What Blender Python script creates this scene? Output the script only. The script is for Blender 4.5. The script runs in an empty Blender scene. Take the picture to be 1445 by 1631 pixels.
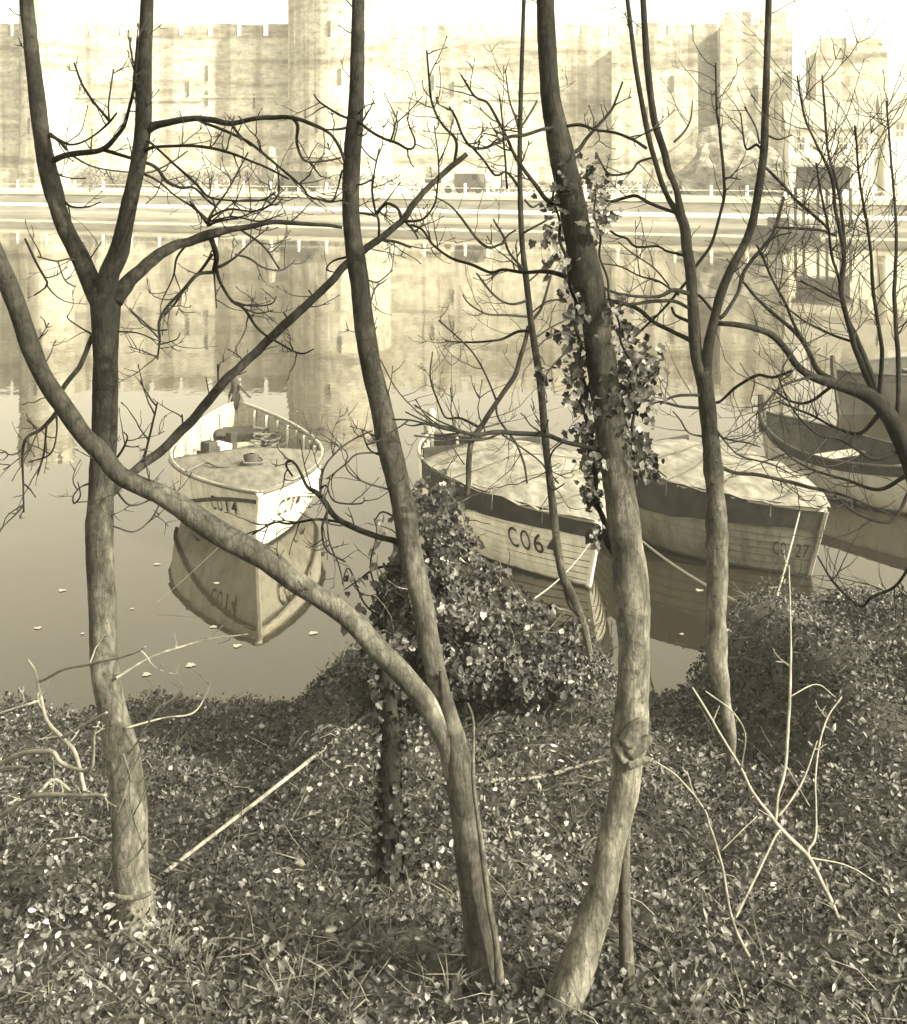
import bpy, math, random
import numpy as np
from mathutils import Vector, Matrix, noise

# ------------------------------------------------------------------ camera, sky, sun, exposure
scene = bpy.context.scene
col = scene.collection
F, H, HOR = 2000.0, 5.0, 250.0          # focal length and horizon row in photograph pixels, eye height in metres
PW, PH = 1445.0, 1631.0
cam = bpy.data.cameras.new('camera')
cam.sensor_fit = 'HORIZONTAL'
cam.sensor_width = 36.0
cam.lens = 36.0 * F / PW
cam.shift_y = -(PH / 2 - HOR) / PW
cam.clip_start, cam.clip_end = 0.1, 3000
cam_o = bpy.data.objects.new('camera', cam)
cam_o.location = (0, 0, H)
cam_o.rotation_euler = (math.radians(90), 0, 0)
col.objects.link(cam_o)
scene.camera = cam_o

SUN = Vector((0.72, -0.42, 0.55)).normalized()
world = bpy.data.worlds.new('World')
scene.world = world
world.use_nodes = True
wn = world.node_tree
wn.nodes.clear()
sky = wn.nodes.new('ShaderNodeTexSky')
sky.sky_type = 'NISHITA'
sky.sun_disc = False
sky.sun_elevation = math.asin(SUN.z)
sky.sun_rotation = math.atan2(SUN.x, SUN.y)
sky.dust_density = 3.5
bw = wn.nodes.new('ShaderNodeRGBToBW')           # the picture is a sepia monochrome: keep only the brightness of the sky
tint = wn.nodes.new('ShaderNodeMix'); tint.data_type = 'RGBA'; tint.blend_type = 'MULTIPLY'
tint.inputs[0].default_value = 1.0
tint.inputs[7].default_value = (1.0, 0.922, 0.68, 1)
bg = wn.nodes.new('ShaderNodeBackground')
bg.inputs[1].default_value = 0.15
wo = wn.nodes.new('ShaderNodeOutputWorld')
wn.links.new(sky.outputs[0], bw.inputs[0])
wn.links.new(bw.outputs[0], tint.inputs[6])
wn.links.new(tint.outputs[2], bg.inputs[0])
wn.links.new(bg.outputs[0], wo.inputs[0])

sl = bpy.data.lights.new('sun', 'SUN')
sl.energy = 2.2
sl.angle = math.radians(0.5)
sl.color = (1.0, 0.922, 0.71)
so = bpy.data.objects.new('sun', sl)
so.rotation_euler = SUN.to_track_quat('Z', 'Y').to_euler()
so.location = (20, -20, 40)
col.objects.link(so)

scene.view_settings.view_transform = 'Standard'
scene.view_settings.look = 'None'
scene.view_settings.exposure = 2.15
scene.view_settings.gamma = 1.0
scene.view_settings.use_curve_mapping = False

HAZE = 0.0013
R = random.Random(14)


# ------------------------------------------------------------------ helpers
def P(px, py, d):
    """photograph pixel at distance d -> point in the scene"""
    return Vector(((px - PW / 2) / F * d, d, H - (py - HOR) / F * d))


def sep(v, k=1.0):
    return (v, v * (0.985 - 0.015 * k), v * (0.90 - 0.06 * k), 1)


def smooth(a, b, x):
    t = min(1, max(0, (x - a) / (b - a)))
    return t * t * (3 - 2 * t)


class MB:
    def __init__(s):
        s.v, s.f, s.m = [], [], []

    def quad_grid(s, rows, close=False, mi=0):
        b = len(s.v)
        nr, nc = len(rows), len(rows[0])
        for r in rows:
            s.v.extend([tuple(p) for p in r])
        for i in range(nr - 1):
            for j in range(nc - (0 if close else 1)):
                j2 = (j + 1) % nc
                s.f.append((b + i * nc + j, b + i * nc + j2, b + (i + 1) * nc + j2, b + (i + 1) * nc + j)); s.m.append(mi)

    def face(s, pts, mi=0):
        b = len(s.v)
        s.v.extend([tuple(p) for p in pts])
        s.f.append(tuple(range(b, b + len(pts)))); s.m.append(mi)

    def box(s, c, size, ax=None, mi=0):
        """c centre, size full size, ax 3 axes"""
        c = Vector(c)
        ax = ax or (Vector((1, 0, 0)), Vector((0, 1, 0)), Vector((0, 0, 1)))
        b = len(s.v)
        for dz in (-.5, .5):
            for dx, dy in ((-.5, -.5), (.5, -.5), (.5, .5), (-.5, .5)):
                s.v.append(tuple(c + ax[0] * dx * size[0] + ax[1] * dy * size[1] + ax[2] * dz * size[2]))
        for q in ((3, 2, 1, 0), (4, 5, 6, 7), (0, 1, 5, 4), (1, 2, 6, 5), (2, 3, 7, 6), (3, 0, 4, 7)):
            s.f.append(tuple(b + i for i in q)); s.m.append(mi)

    def tube(s, pts, rad, n=6, jit=0.0, cap=True, mi=0):
        pts = [Vector(p) for p in pts]
        k = len(pts)
        t = (pts[1] - pts[0]).normalized()
        u = t.orthogonal().normalized()
        b = len(s.v)
        for i in range(k):
            t = (pts[min(i + 1, k - 1)] - pts[max(i - 1, 0)])
            if t.length < 1e-9: t = Vector((0, 0, 1))
            t.normalize()
            u = (u - t * u.dot(t))
            if u.length < 1e-6: u = t.orthogonal()
            u.normalize()
            w = t.cross(u)
            for j in range(n):
                a = 2 * math.pi * j / n
                d = u * math.cos(a) + w * math.sin(a)
                rr = rad[i]
                if jit:
                    q = pts[i] + d * rr
                    rr *= 1 + jit * noise.noise(q * 9) + jit * .6 * noise.noise(q * 31)
                s.v.append(tuple(pts[i] + d * rr))
        for i in range(k - 1):
            for j in range(n):
                j2 = (j + 1) % n
                s.f.append((b + i * n + j, b + i * n + j2, b + (i + 1) * n + j2, b + (i + 1) * n + j)); s.m.append(mi)
        if cap:
            s.f.append(tuple(b + (k - 1) * n + j for j in range(n))); s.m.append(mi)
            s.f.append(tuple(b + n - 1 - j for j in range(n))); s.m.append(mi)

    def mesh(s, name, mats, smoothed=False):
        me = bpy.data.meshes.new(name)
        me.from_pydata(s.v, [], s.f)
        for m in (mats if isinstance(mats, (list, tuple)) else [mats]):
            me.materials.append(m)
        if any(s.m):
            me.polygons.foreach_set('material_index', s.m)
        if smoothed:
            me.polygons.foreach_set('use_smooth', [True] * len(s.f))
        me.update()
        return me

    def build(s, name, mats, parent=None, smoothed=False, origin=None):
        """vertices in world space; the object keeps its parent's place (parents are only moved, or built round 0)"""
        o = None
        if origin is None and parent is not None and parent.get('_abs'):
            origin = parent.location
        if origin is not None:
            ox, oy, oz = origin
            s.v = [(x - ox, y - oy, z - oz) for x, y, z in s.v]
        o = bpy.data.objects.new(name, s.mesh(name, mats, smoothed))
        col.objects.link(o)
        if parent is not None:
            o.parent = parent
        elif origin is not None:
            o.location = origin
        return o


def thing(name, label, cat, loc=(0, 0, 0), group=None, rz=0.0, world_parts=True):
    o = bpy.data.objects.new(name, None)
    o.empty_display_size = 0.2
    o.location = loc
    o.rotation_euler = (0, 0, rz)
    col.objects.link(o)
    o['label'] = label
    o['category'] = cat
    if group: o['group'] = group
    if world_parts: o['_abs'] = 1
    return o


def tag(o, label=None, cat=None, group=None, kind=None):
    if label: o['label'] = label
    if cat: o['category'] = cat
    if group: o['group'] = group
    if kind: o['kind'] = kind
    return o


def catmull(pts, step):
    """pts: list of tuples (any dimension); returns resampled list"""
    A = [np.array(p, float) for p in pts]
    if len(A) == 1: return A
    A = [2 * A[0] - A[1]] + A + [2 * A[-1] - A[-2]]
    out = []
    for i in range(1, len(A) - 2):
        p0, p1, p2, p3 = A[i - 1:i + 3]
        L = np.linalg.norm((p2 - p1)[:2])
        n = max(1, int(math.ceil(L / step)))
        for k in range(n):
            t = k / n
            out.append(.5 * (2 * p1 + (p2 - p0) * t + (2 * p0 - 5 * p1 + 4 * p2 - p3) * t * t + (3 * p1 - p0 - 3 * p2 + p3) * t ** 3))
    out.append(A[-2])
    return out


# ------------------------------------------------------------------ materials
def new_mat(name):
    m = bpy.data.materials.new(name)
    m.use_nodes = True
    nt = m.node_tree
    b = nt.nodes['Principled BSDF']
    return m, nt, b


def N(nt, kind, **kw):
    n = nt.nodes.new(kind)
    for k, v in kw.items():
        if k.startswith('i_'):
            n.inputs[int(k[2:])].default_value = v
        else:
            setattr(n, k, v)
    return n


def coords(nt, scale=(1, 1, 1), kind='Object'):
    tc = N(nt, 'ShaderNodeTexCoord')
    mp = N(nt, 'ShaderNodeMapping')
    mp.inputs['Scale'].default_value = scale
    nt.links.new(tc.outputs[kind], mp.inputs[0])
    return mp.outputs[0]


def ramp(nt, src, stops):
    r = N(nt, 'ShaderNodeValToRGB')
    e = r.color_ramp.elements
    while len(e) < len(stops): e.new(0.5)
    for el, (p, c) in zip(e, stops):
        el.position = p; el.color = c
    nt.links.new(src, r.inputs[0])
    return r.outputs[0]


def noise_tex(nt, vec, scale, detail=6, rough=.6):
    n = N(nt, 'ShaderNodeTexNoise')
    n.inputs['Scale'].default_value = scale
    n.inputs['Detail'].default_value = detail
    n.inputs['Roughness'].default_value = rough
    nt.links.new(vec, n.inputs['Vector'])
    return n.outputs['Fac']


def mixc(nt, fac, a, b, mode='MIX'):
    m = N(nt, 'ShaderNodeMix', data_type='RGBA', blend_type=mode)
    for s, v in ((0, fac), (6, a), (7, b)):
        if hasattr(v, 'is_output') or hasattr(v, 'links'):
            nt.links.new(v, m.inputs[s])
        else:
            m.inputs[s].default_value = v
    return m.outputs[2]


def bump(nt, b, h, strength=.4, dist=.02):
    bp = N(nt, 'ShaderNodeBump')
    bp.inputs['Strength'].default_value = strength
    bp.inputs['Distance'].default_value = dist
    nt.links.new(h, bp.inputs['Height'])
    nt.links.new(bp.outputs[0], b.inputs['Normal'])


def mottled(name, lo, hi, scale=4, rough=.8, stretch=(1, 1, 1), bstr=.3, bdist=.01, p0=.35, p1=.68, k=1.0, spec=.3):
    m, nt, b = new_mat(name)
    vec = coords(nt, stretch)
    n = noise_tex(nt, vec, scale)
    c = ramp(nt, n, [(p0, sep(lo, k)), (p1, sep(hi, k))])
    nt.links.new(c, b.inputs['Base Color'])
    b.inputs['Roughness'].default_value = rough
    b.inputs['Specular IOR Level'].default_value = spec
    if bstr: bump(nt, b, n, bstr, bdist)
    return m


def bark_mat(name, lo, mid, hi, low=None):
    m, nt, b = new_mat(name)
    v1 = coords(nt, (1, 1, .35))
    v2 = coords(nt, (1, 1, 2.2))
    n1 = noise_tex(nt, v1, 16, 8, .7)
    n2 = noise_tex(nt, v2, 34, 5, .6)
    n3 = noise_tex(nt, coords(nt), 4.5, 5, .65)
    c = ramp(nt, n1, [(.3, sep(lo)), (.55, sep(mid)), (.75, sep(mid * 1.5))])
    lf = ramp(nt, n3, [(.5, (0, 0, 0, 1)), (.68, (1, 1, 1, 1))])
    c = mixc(nt, lf, c, sep(hi))
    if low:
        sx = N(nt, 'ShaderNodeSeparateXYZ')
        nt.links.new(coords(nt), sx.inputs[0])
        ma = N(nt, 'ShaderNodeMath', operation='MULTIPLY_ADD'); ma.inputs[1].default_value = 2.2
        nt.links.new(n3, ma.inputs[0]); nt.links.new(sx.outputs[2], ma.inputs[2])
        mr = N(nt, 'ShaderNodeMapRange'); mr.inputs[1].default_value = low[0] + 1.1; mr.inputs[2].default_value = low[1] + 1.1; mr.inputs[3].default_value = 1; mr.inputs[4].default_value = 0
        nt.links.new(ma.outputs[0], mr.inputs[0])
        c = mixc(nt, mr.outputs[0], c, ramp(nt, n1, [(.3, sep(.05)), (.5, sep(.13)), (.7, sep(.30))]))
    band = ramp(nt, n2, [(.28, (.45, .45, .45, 1)), (.42, (1, 1, 1, 1))])
    c = mixc(nt, 1.0, c, band, 'MULTIPLY')
    vo = N(nt, 'ShaderNodeTexVoronoi', feature='DISTANCE_TO_EDGE'); vo.inputs['Scale'].default_value = 1.0
    wv = mixc(nt, .05, coords(nt, (26, 26, 7)), N(nt, 'ShaderNodeTexNoise').outputs['Color'], 'LINEAR_LIGHT')
    nt.links.new(wv, vo.inputs['Vector'])
    crack = ramp(nt, vo.outputs['Distance'], [(.0, (.35, .35, .35, 1)), (.09, (1, 1, 1, 1))])
    n4 = noise_tex(nt, coords(nt, (1, 1, .6)), 70, 4, .7)
    c = mixc(nt, .55, c, crack, 'MULTIPLY')
    c = mixc(nt, .6, c, ramp(nt, n4, [(.35, (.55, .55, .55, 1)), (.65, (1.25, 1.25, 1.25, 1))]), 'MULTIPLY')
    spot = noise_tex(nt, coords(nt, (1, 1, 1.3)), 11, 3, .5)
    c = mixc(nt, .8, c, ramp(nt, spot, [(.27, (.3, .3, .3, 1)), (.36, (1, 1, 1, 1))]), 'MULTIPLY')
    nt.links.new(c, b.inputs['Base Color'])
    b.inputs['Roughness'].default_value = .85
    b.inputs['Specular IOR Level'].default_value = .1
    bump(nt, b, n1, .9, .02)
    return m


M = {}
M['bark_dark'] = bark_mat('bark_dark', .007, .016, .032)
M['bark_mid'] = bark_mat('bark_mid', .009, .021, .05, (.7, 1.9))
M['bark_pale'] = bark_mat('bark_pale', .04, .10, .26)
M['bark_grey'] = bark_mat('bark_grey', .03, .065, .15)
M['twig'] = mottled('twig_bark', .008, .02, 20, .7)
M['twig_pale'] = mottled('dry_twig_bark', .12, .26, 20, .7)
M['stalk'] = mottled('dead_stalk', .06, .17, 20, .8)
M['stick'] = mottled('bleached_stick', .13, .32, 18, .8)


def castle_mat():
    m, nt, b = new_mat('castle_masonry')
    blk = noise_tex(nt, coords(nt, (1, 1, 1.6)), 1.1, 8, .72)
    band = noise_tex(nt, coords(nt, (.05, .05, .55)), 1.0, 4, .6)
    streak = noise_tex(nt, coords(nt, (.55, .55, .02)), 1.0, 3, .55)
    fine = N(nt, 'ShaderNodeTexVoronoi'); fine.inputs['Scale'].default_value = 1.0
    nt.links.new(coords(nt, (1.5, 1.5, 2.6)), fine.inputs['Vector'])
    c = ramp(nt, blk, [(.32, sep(.22)), (.48, sep(.46)), (.66, sep(.66))])
    c = mixc(nt, 1.0, c, ramp(nt, band, [(.36, (.45, .43, .40, 1)), (.52, (1, 1, 1, 1))]), 'MULTIPLY')
    c = mixc(nt, .8, c, ramp(nt, streak, [(.38, (.5, .48, .45, 1)), (.48, (1, 1, 1, 1))]), 'MULTIPLY')
    c = mixc(nt, .55, c, ramp(nt, fine.outputs['Color'], [(.1, (.55, .53, .5, 1)), (.8, (1, 1, 1, 1))]), 'MULTIPLY')
    nt.links.new(c, b.inputs['Base Color'])
    b.inputs['Roughness'].default_value = .95
    b.inputs['Specular IOR Level'].default_value = .1
    bump(nt, b, blk, .7, .25)
    return m


M['castle'] = castle_mat()
M['slit'] = mottled('slit_shadow', .06, .12, 2, .9, bstr=0)
M['rock'] = mottled('outcrop_rock', .07, .34, .9, .95, (1, 1, 2.0), 1.0, .5)
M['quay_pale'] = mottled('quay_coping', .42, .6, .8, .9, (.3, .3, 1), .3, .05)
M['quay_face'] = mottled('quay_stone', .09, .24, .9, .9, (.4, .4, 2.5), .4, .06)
M['mud'] = mottled('foreshore_mud', .12, .30, .25, .9, (.4, 1, 1), .4, .1)
M['white'] = mottled('white_paint', .62, .82, 2.5, .6, bstr=.1)
M['road'] = mottled('quay_road', .38, .5, .5, .9, bstr=.1)
M['hedge'] = mottled('hedge_leaf', .05, .16, 1.2, .9, bstr=.4, bdist=.1)
M['car_dark'] = mottled('dark_car_paint', .05, .08, 1, .35, bstr=0)
M['car_pale'] = mottled('pale_car_paint', .5, .6, 1, .35, bstr=0)
M['car_glass'] = mottled('car_glass', .02, .03, 1, .1, bstr=0)
M['slate'] = mottled('roof_slate', .2, .3, 1.5, .8, (1, 1, 3), .4, .05)
M['render'] = mottled('house_render', .55, .68, .7, .9, bstr=.1)
M['shed'] = mottled('tarred_boards', .02, .04, 1.2, .8, (6, 1, 1), .4, .04)
M['pane'] = mottled('window_pane', .14, .22, 2, .1, bstr=0)


def water_mat():
    m, nt, b = new_mat('river_water')
    nt.nodes.remove(b)
    out = nt.nodes['Material Output']
    df = N(nt, 'ShaderNodeBsdfDiffuse')
    df.inputs[0].default_value = (.020, .018, .013, 1)
    gl = N(nt, 'ShaderNodeBsdfGlossy')
    gl.inputs['Roughness'].default_value = .012
    gl.inputs[0].default_value = (.97, .95, .92, 1)
    fr = N(nt, 'ShaderNodeFresnel'); fr.inputs[0].default_value = 1.7
    mx = N(nt, 'ShaderNodeMixShader')
    v = coords(nt, (1, .55, 1))
    n1 = noise_tex(nt, v, 1.1, 3, .5)
    n2 = noise_tex(nt, v, 9.0, 2, .5)
    ad = N(nt, 'ShaderNodeMath', operation='MULTIPLY_ADD'); ad.inputs[1].default_value = .12
    nt.links.new(n2, ad.inputs[0]); nt.links.new(n1, ad.inputs[2])
    bp = N(nt, 'ShaderNodeBump'); bp.inputs['Strength'].default_value = .075; bp.inputs['Distance'].default_value = .05
    nt.links.new(ad.outputs[0], bp.inputs['Height'])
    for s in (df, gl, fr):
        nt.links.new(bp.outputs[0], s.inputs['Normal'])
    nt.links.new(fr.outputs[0], mx.inputs[0])
    nt.links.new(df.outputs[0], mx.inputs[1])
    nt.links.new(gl.outputs[0], mx.inputs[2])
    nt.links.new(mx.outputs[0], out.inputs[0])
    return m


M['water'] = water_mat()


def hull_paint(name, lo, hi, dirt=.5, z_foul=.05):
    m, nt, b = new_mat(name)
    n1 = noise_tex(nt, coords(nt, (2.2, 2.2, .35)), 2.4, 6, .65)
    n2 = noise_tex(nt, coords(nt), 9, 6, .7)
    c = ramp(nt, n1, [(.32, sep(lo)), (.55, sep(hi))])
    c = mixc(nt, dirt, c, ramp(nt, n2, [(.32, (.45, .42, .36, 1)), (.5, (1, 1, 1, 1))]), 'MULTIPLY')
    tc = N(nt, 'ShaderNodeTexCoord'); sx = N(nt, 'ShaderNodeSeparateXYZ')
    nt.links.new(tc.outputs['Object'], sx.inputs[0])
    wob = N(nt, 'ShaderNodeMath', operation='MULTIPLY_ADD'); wob.inputs[1].default_value = .06
    nt.links.new(n2, wob.inputs[0]); nt.links.new(sx.outputs[2], wob.inputs[2])
    fl = ramp(nt, wob.outputs[0], [(z_foul, (0, 0, 0, 1)), (z_foul + .035, (1, 1, 1, 1))])
    c = mixc(nt, fl, sep(.05), c)
    nt.links.new(c, b.inputs['Base Color'])
    b.inputs['Roughness'].default_value = .6
    b.inputs['Specular IOR Level'].default_value = .2
    bump(nt, b, n2, .12, .004)
    return m


M['hull_white'] = hull_paint('weathered_white_hull', .5, .78, .45)
M['hull_clinker'] = hull_paint('cream_clinker_hull', .50, .70, .35)
M['hull_drab'] = hull_paint('drab_clinker_hull', .08, .16, .35)
M['hull_dark'] = hull_paint('dark_hull', .025, .05, .3)
M['hull_grey'] = hull_paint('grey_hull', .24, .42, .4)
M['canvas'] = mottled('canvas_cover', .11, .25, 4.5, .9, (1, 1.6, 1), .8, .03)
M['canvas_drab'] = mottled('drab_canvas_cover', .085, .17, 4.0, .9, (1, 2.5, 1), .4, .01, k=1.1)
M['skirt'] = mottled('dark_canvas_skirt', .018, .045, 5, .9, bstr=.4)
M['rail'] = mottled('rubbing_rail', .07, .13, 6, .7, (1, 1, 1), .3)
M['wood'] = mottled('bare_boat_wood', .2, .36, 7, .8, (1, 4, 4), .3)
M['wood_dark'] = mottled('wet_boat_wood', .025, .06, 7, .8, bstr=.3)
M['letter'] = mottled('black_lettering', .02, .035, 12, .7, bstr=0)
M['lap_shade'] = mottled('plank_lap_shade', .07, .14, 8, .9, bstr=0)  # dark colour standing in for the shadow line below a plank lap
M['rope'] = mottled('rope', .2, .3, 40, .9, bstr=.2)
M['rope_dark'] = mottled('tarred_rope', .08, .13, 40, .9, bstr=.2)


def ground_mat():
    m, nt, b = new_mat('bank_soil')
    n = noise_tex(nt, coords(nt), 5, 10, .7)
    c = ramp(nt, n, [(.35, sep(.025)), (.55, sep(.055)), (.75, sep(.15))])
    nt.links.new(c, b.inputs['Base Color'])
    b.inputs['Roughness'].default_value = .95
    bump(nt, b, n, .9, .06)
    return m


M['ground'] = ground_mat()


def leaf_mat(name):
    m, nt, b = new_mat(name)
    at = N(nt, 'ShaderNodeAttribute'); at.attribute_name = 'tone'
    n = noise_tex(nt, coords(nt), 60, 3, .6)
    c = mixc(nt, .5, at.outputs['Color'], ramp(nt, n, [(.3, (.55, .55, .55, 1)), (.7, (1.3, 1.3, 1.3, 1))]), 'MULTIPLY')
    nt.links.new(c, b.inputs['Base Color'])
    b.inputs['Roughness'].default_value = .45
    b.inputs['Specular IOR Level'].default_value = .28
    return m


M['leaf'] = leaf_mat('ivy_leaf')
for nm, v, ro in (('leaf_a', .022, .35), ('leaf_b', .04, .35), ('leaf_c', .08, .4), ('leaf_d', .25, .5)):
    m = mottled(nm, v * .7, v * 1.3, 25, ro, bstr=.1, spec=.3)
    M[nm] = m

# ------------------------------------------------------------------ water and far bank
mb = MB()
mb.face([(-400, 3, 0), (400, 3, 0), (400, 400, 0), (-400, 400, 0)])
tag(mb.build('river', M['water']), kind='structure')

fu, fn = Vector((.936, -.351, 0)), Vector((.351, .936, 0))
FO = Vector((-31, 107, 0))


def FB(u, w, z):
    return FO + fu * u + fn * w + Vector((0, 0, z))


def strip(name, prof, mat, u0=-70, u1=150, nu=90, wob=.12, kind='structure', parent=None):
    mb = MB(); rows = []
    for i in range(nu + 1):
        u = u0 + (u1 - u0) * i / nu
        rows.append([FB(u, w + wob * noise.noise(Vector((u * .21, w * 2, z * 3))), z + wob * .25 * noise.noise(Vector((u * .4, w, z + 7)))) for w, z in prof])
    mb.quad_grid(rows)
    o = mb.build(name, mat, parent)
    if kind and parent is None: tag(o, kind=kind)
    return o


strip('foreshore', [(-3, -.3), (0, .0), (2.2, .22), (2.6, .3)], M['mud'], wob=.5)
qw = thing('quay_wall', 'long pale stone quay wall along the far side of the river', 'quay wall', FB(40, 3, .2))
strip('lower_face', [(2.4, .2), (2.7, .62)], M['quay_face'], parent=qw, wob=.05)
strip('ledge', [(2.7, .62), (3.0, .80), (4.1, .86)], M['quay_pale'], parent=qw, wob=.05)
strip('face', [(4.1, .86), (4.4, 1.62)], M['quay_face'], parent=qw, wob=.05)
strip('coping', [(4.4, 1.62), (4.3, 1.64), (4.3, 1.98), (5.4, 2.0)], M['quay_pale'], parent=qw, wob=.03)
strip('quay_road', [(5.4, 1.996), (14, 2.02), (60, 2.6)], M['road'], wob=.02)
mb = MB()
rows = [[(x, y, z) for x in np.linspace(-400, 400, 13)] for y, z in ((128, 2.0), (300, 5), (400, 6))]
mb.quad_grid(rows); tag(mb.build('far_ground', M['mud']), kind='structure')


# posts with a low rail along the quay edge
def at_px(px, w):
    """u along the quay where the sight line of column px meets offset w"""
    k = (px - PW / 2) / F
    a = FO + fn * w
    return (k * a.y - a.x) / (fu.x - k * fu.y)


PG = 'white posts along the quay'
proto = None
for i, px in enumerate((28, 74, 119, 164, 209, 254, 298, 344, 388, 432, 476, 520, 587, 631, 676, 741, 777, 828, 880, 932, 984, 1020, 1075, 1133, 1190, 1250)):
    u = at_px(px, 4.9)
    b0 = FB(u, 4.9, 1.99)
    if proto is None:
        mb = MB(); rows = []
        for z, r in ((0, .17), (.1, .17), (.12, .125), (.78, .105), (.84, .13), (.9, .09), (.92, .02)):
            rows.append([(r * math.cos(a * math.pi / 4), r * math.sin(a * math.pi / 4), z) for a in range(8)])
        mb.quad_grid(rows, close=True)
        proto = mb.build('quay_post', M['white'])
        o = proto
    else:
        o = proto.copy(); col.objects.link(o)
    o.location = b0
    tag(o, 'small white post standing on the edge of the far quay', 'post', PG)
rl = MB()
rl.box(FB(40, 5.1, 2.52), (150, .05, .05), (fu, fn, Vector((0, 0, 1))))
tag(rl.build('quay_rail', M['white']), 'thin white rail running past the posts on the far quay', 'railing')

# river haze: one closed box round everything
hz = bpy.data.materials.new('haze'); hz.use_nodes = True
hz.node_tree.nodes.clear()
_o = hz.node_tree.nodes.new('ShaderNodeOutputMaterial')
_v = hz.node_tree.nodes.new('ShaderNodeVolumePrincipled')
_v.inputs['Color'].default_value = (.96, .94, .88, 1)
_v.inputs['Density'].default_value = HAZE
hz.node_tree.links.new(_v.outputs[0], _o.inputs['Volume'])
mb = MB(); mb.box((0, 205, 14), (840, 440, 32))
tag(mb.build('haze', hz), kind='stuff')

# castle curtain wall --------------------------------------------------------
WY = 124.0
zb, zt = 2.3, 17.0
cw = thing('castle_wall', 'long pale stone castle curtain wall behind the far quay', 'castle wall', (0, WY, 2))
mb = MB()
rows = []
xs = np.linspace(-75, 30, 43)
for z in (1.5, 4, 4.05, 7, 10, 13, zt):
    off = -1.2 if z <= 4 else 0
    rows.append([(x, WY + off + .12 * noise.noise(Vector((x * .4, z * .5, 1))), z + (.08 * noise.noise(Vector((x, z, 3))) if z > 5 else 0)) for x in xs])
rows.append([(x, WY + 2.5, zt) for x in xs])
mb.quad_grid(rows)
mb.build('wall', M['castle'], cw)
x = -74
k = 0
while x < 29:
    w = 2.2 + R.uniform(-.2, .3)
    m_ = MB(); m_.box((x + w / 2, WY + .45, zt + .55 + R.uniform(-.15, .05)), (w, .9, 1.3))
    m_.build('merlon', M['castle'], cw)
    x += w + .55
for px, py in ((225, 500), (330, 505), (330, 545), (722, 520), (722, 475), (200, 470), (300, 520), (405, 500), (690, 530)):
    zz = (py - HOR) * WY / F - 5
    m_ = MB(); m_.box(((px - PW / 2) / F * WY, WY - .02, zz), (.22, .3, 1.5)); m_.build('arrow_loop', M['slit'], cw)
for px in (150, 260, 380, 660, 800):
    m_ = MB(); m_.box(((px - PW / 2) / F * WY, WY - .1, R.uniform(10.4, 11)), (R.uniform(6, 9), .25, .22)); m_.build('string_course', M['castle'], cw)


def round_tower(cx, cy, r, ztop, label, turret=None, n=26):
    t = thing('castle_tower', label, 'castle tower', (cx, cy, 2))
    mb = MB(); rows = []
    for z in (1.5, 3.5, 6, 9, 12, 15, 18, 21, ztop):
        if z > ztop: continue
        rr = r * (1.06 if z < 4 else 1.0)
        rows.append([(cx + rr * math.cos(2 * math.pi * a / n), cy + rr * math.sin(2 * math.pi * a / n), z) for a in range(n)])
    mb.quad_grid(rows, close=True)
    mb.face([(cx + r * math.cos(2 * math.pi * a / n), cy + r * math.sin(2 * math.pi * a / n), ztop) for a in range(n)])
    mb.build('wall', M['castle'], t)
    nm = 9
    for a in range(nm):
        m_ = MB()
        aa = [2 * math.pi * (a + q) / nm for q in (0, .25, .5, .76)]
        o_ = [(cx + (r + .12) * math.cos(q), cy + (r + .12) * math.sin(q)) for q in aa]
        i_ = [(cx + (r - .8) * math.cos(q), cy + (r - .8) * math.sin(q)) for q in aa]
        z0, z1 = ztop - .35, ztop + 1.25
        m_.quad_grid([[(*q, z0) for q in o_], [(*q, z1) for q in o_], [(*q, z1) for q in i_], [(*q, z0) for q in i_], [(*q, z0) for q in o_]])
        for e in (0, -1):
            m_.face([(*o_[e], z0), (*o_[e], z1), (*i_[e], z1), (*i_[e], z0)])
        m_.build('merlon', M['castle'], t)
    for da, z in ((-.35, 8), (.1, 12.5), (-.1, 17)):
        a = -math.pi / 2 + da
        m_ = MB(); d = Vector((math.cos(a), math.sin(a), 0)); sd = Vector((-d.y, d.x, 0))
        m_.box(Vector((cx, cy, z)) + d * (r - .02), (.3, .24, 1.5), (sd, d, Vector((0, 0, 1))))
        m_.build('arrow_loop', M['slit'], t)
    if turret:
        dx, dy, tr, th = turret
        mb = MB()
        mb.quad_grid([[(cx + dx + tr * math.cos(2 * math.pi * a / 14), cy + dy + tr * math.sin(2 * math.pi * a / 14), z) for a in range(14)] for z in (ztop, ztop + th)], close=True)
        mb.face([(cx + dx + tr * math.cos(2 * math.pi * a / 14), cy + dy + tr * math.sin(2 * math.pi * a / 14), ztop + th) for a in range(14)])
        mb.build('turret', M['castle'], t)
    return t


round_tower((540 - PW / 2) / F * 122, 122.5, 5.0, 21.2, 'round castle tower rising behind the second trunk from the left', (-3.0, .8, 1.3, 3.4))
round_tower((72 - PW / 2) / F * 123, 123.5, 2.6, 23.5, 'slim round castle tower at the left end of the far wall')


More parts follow.
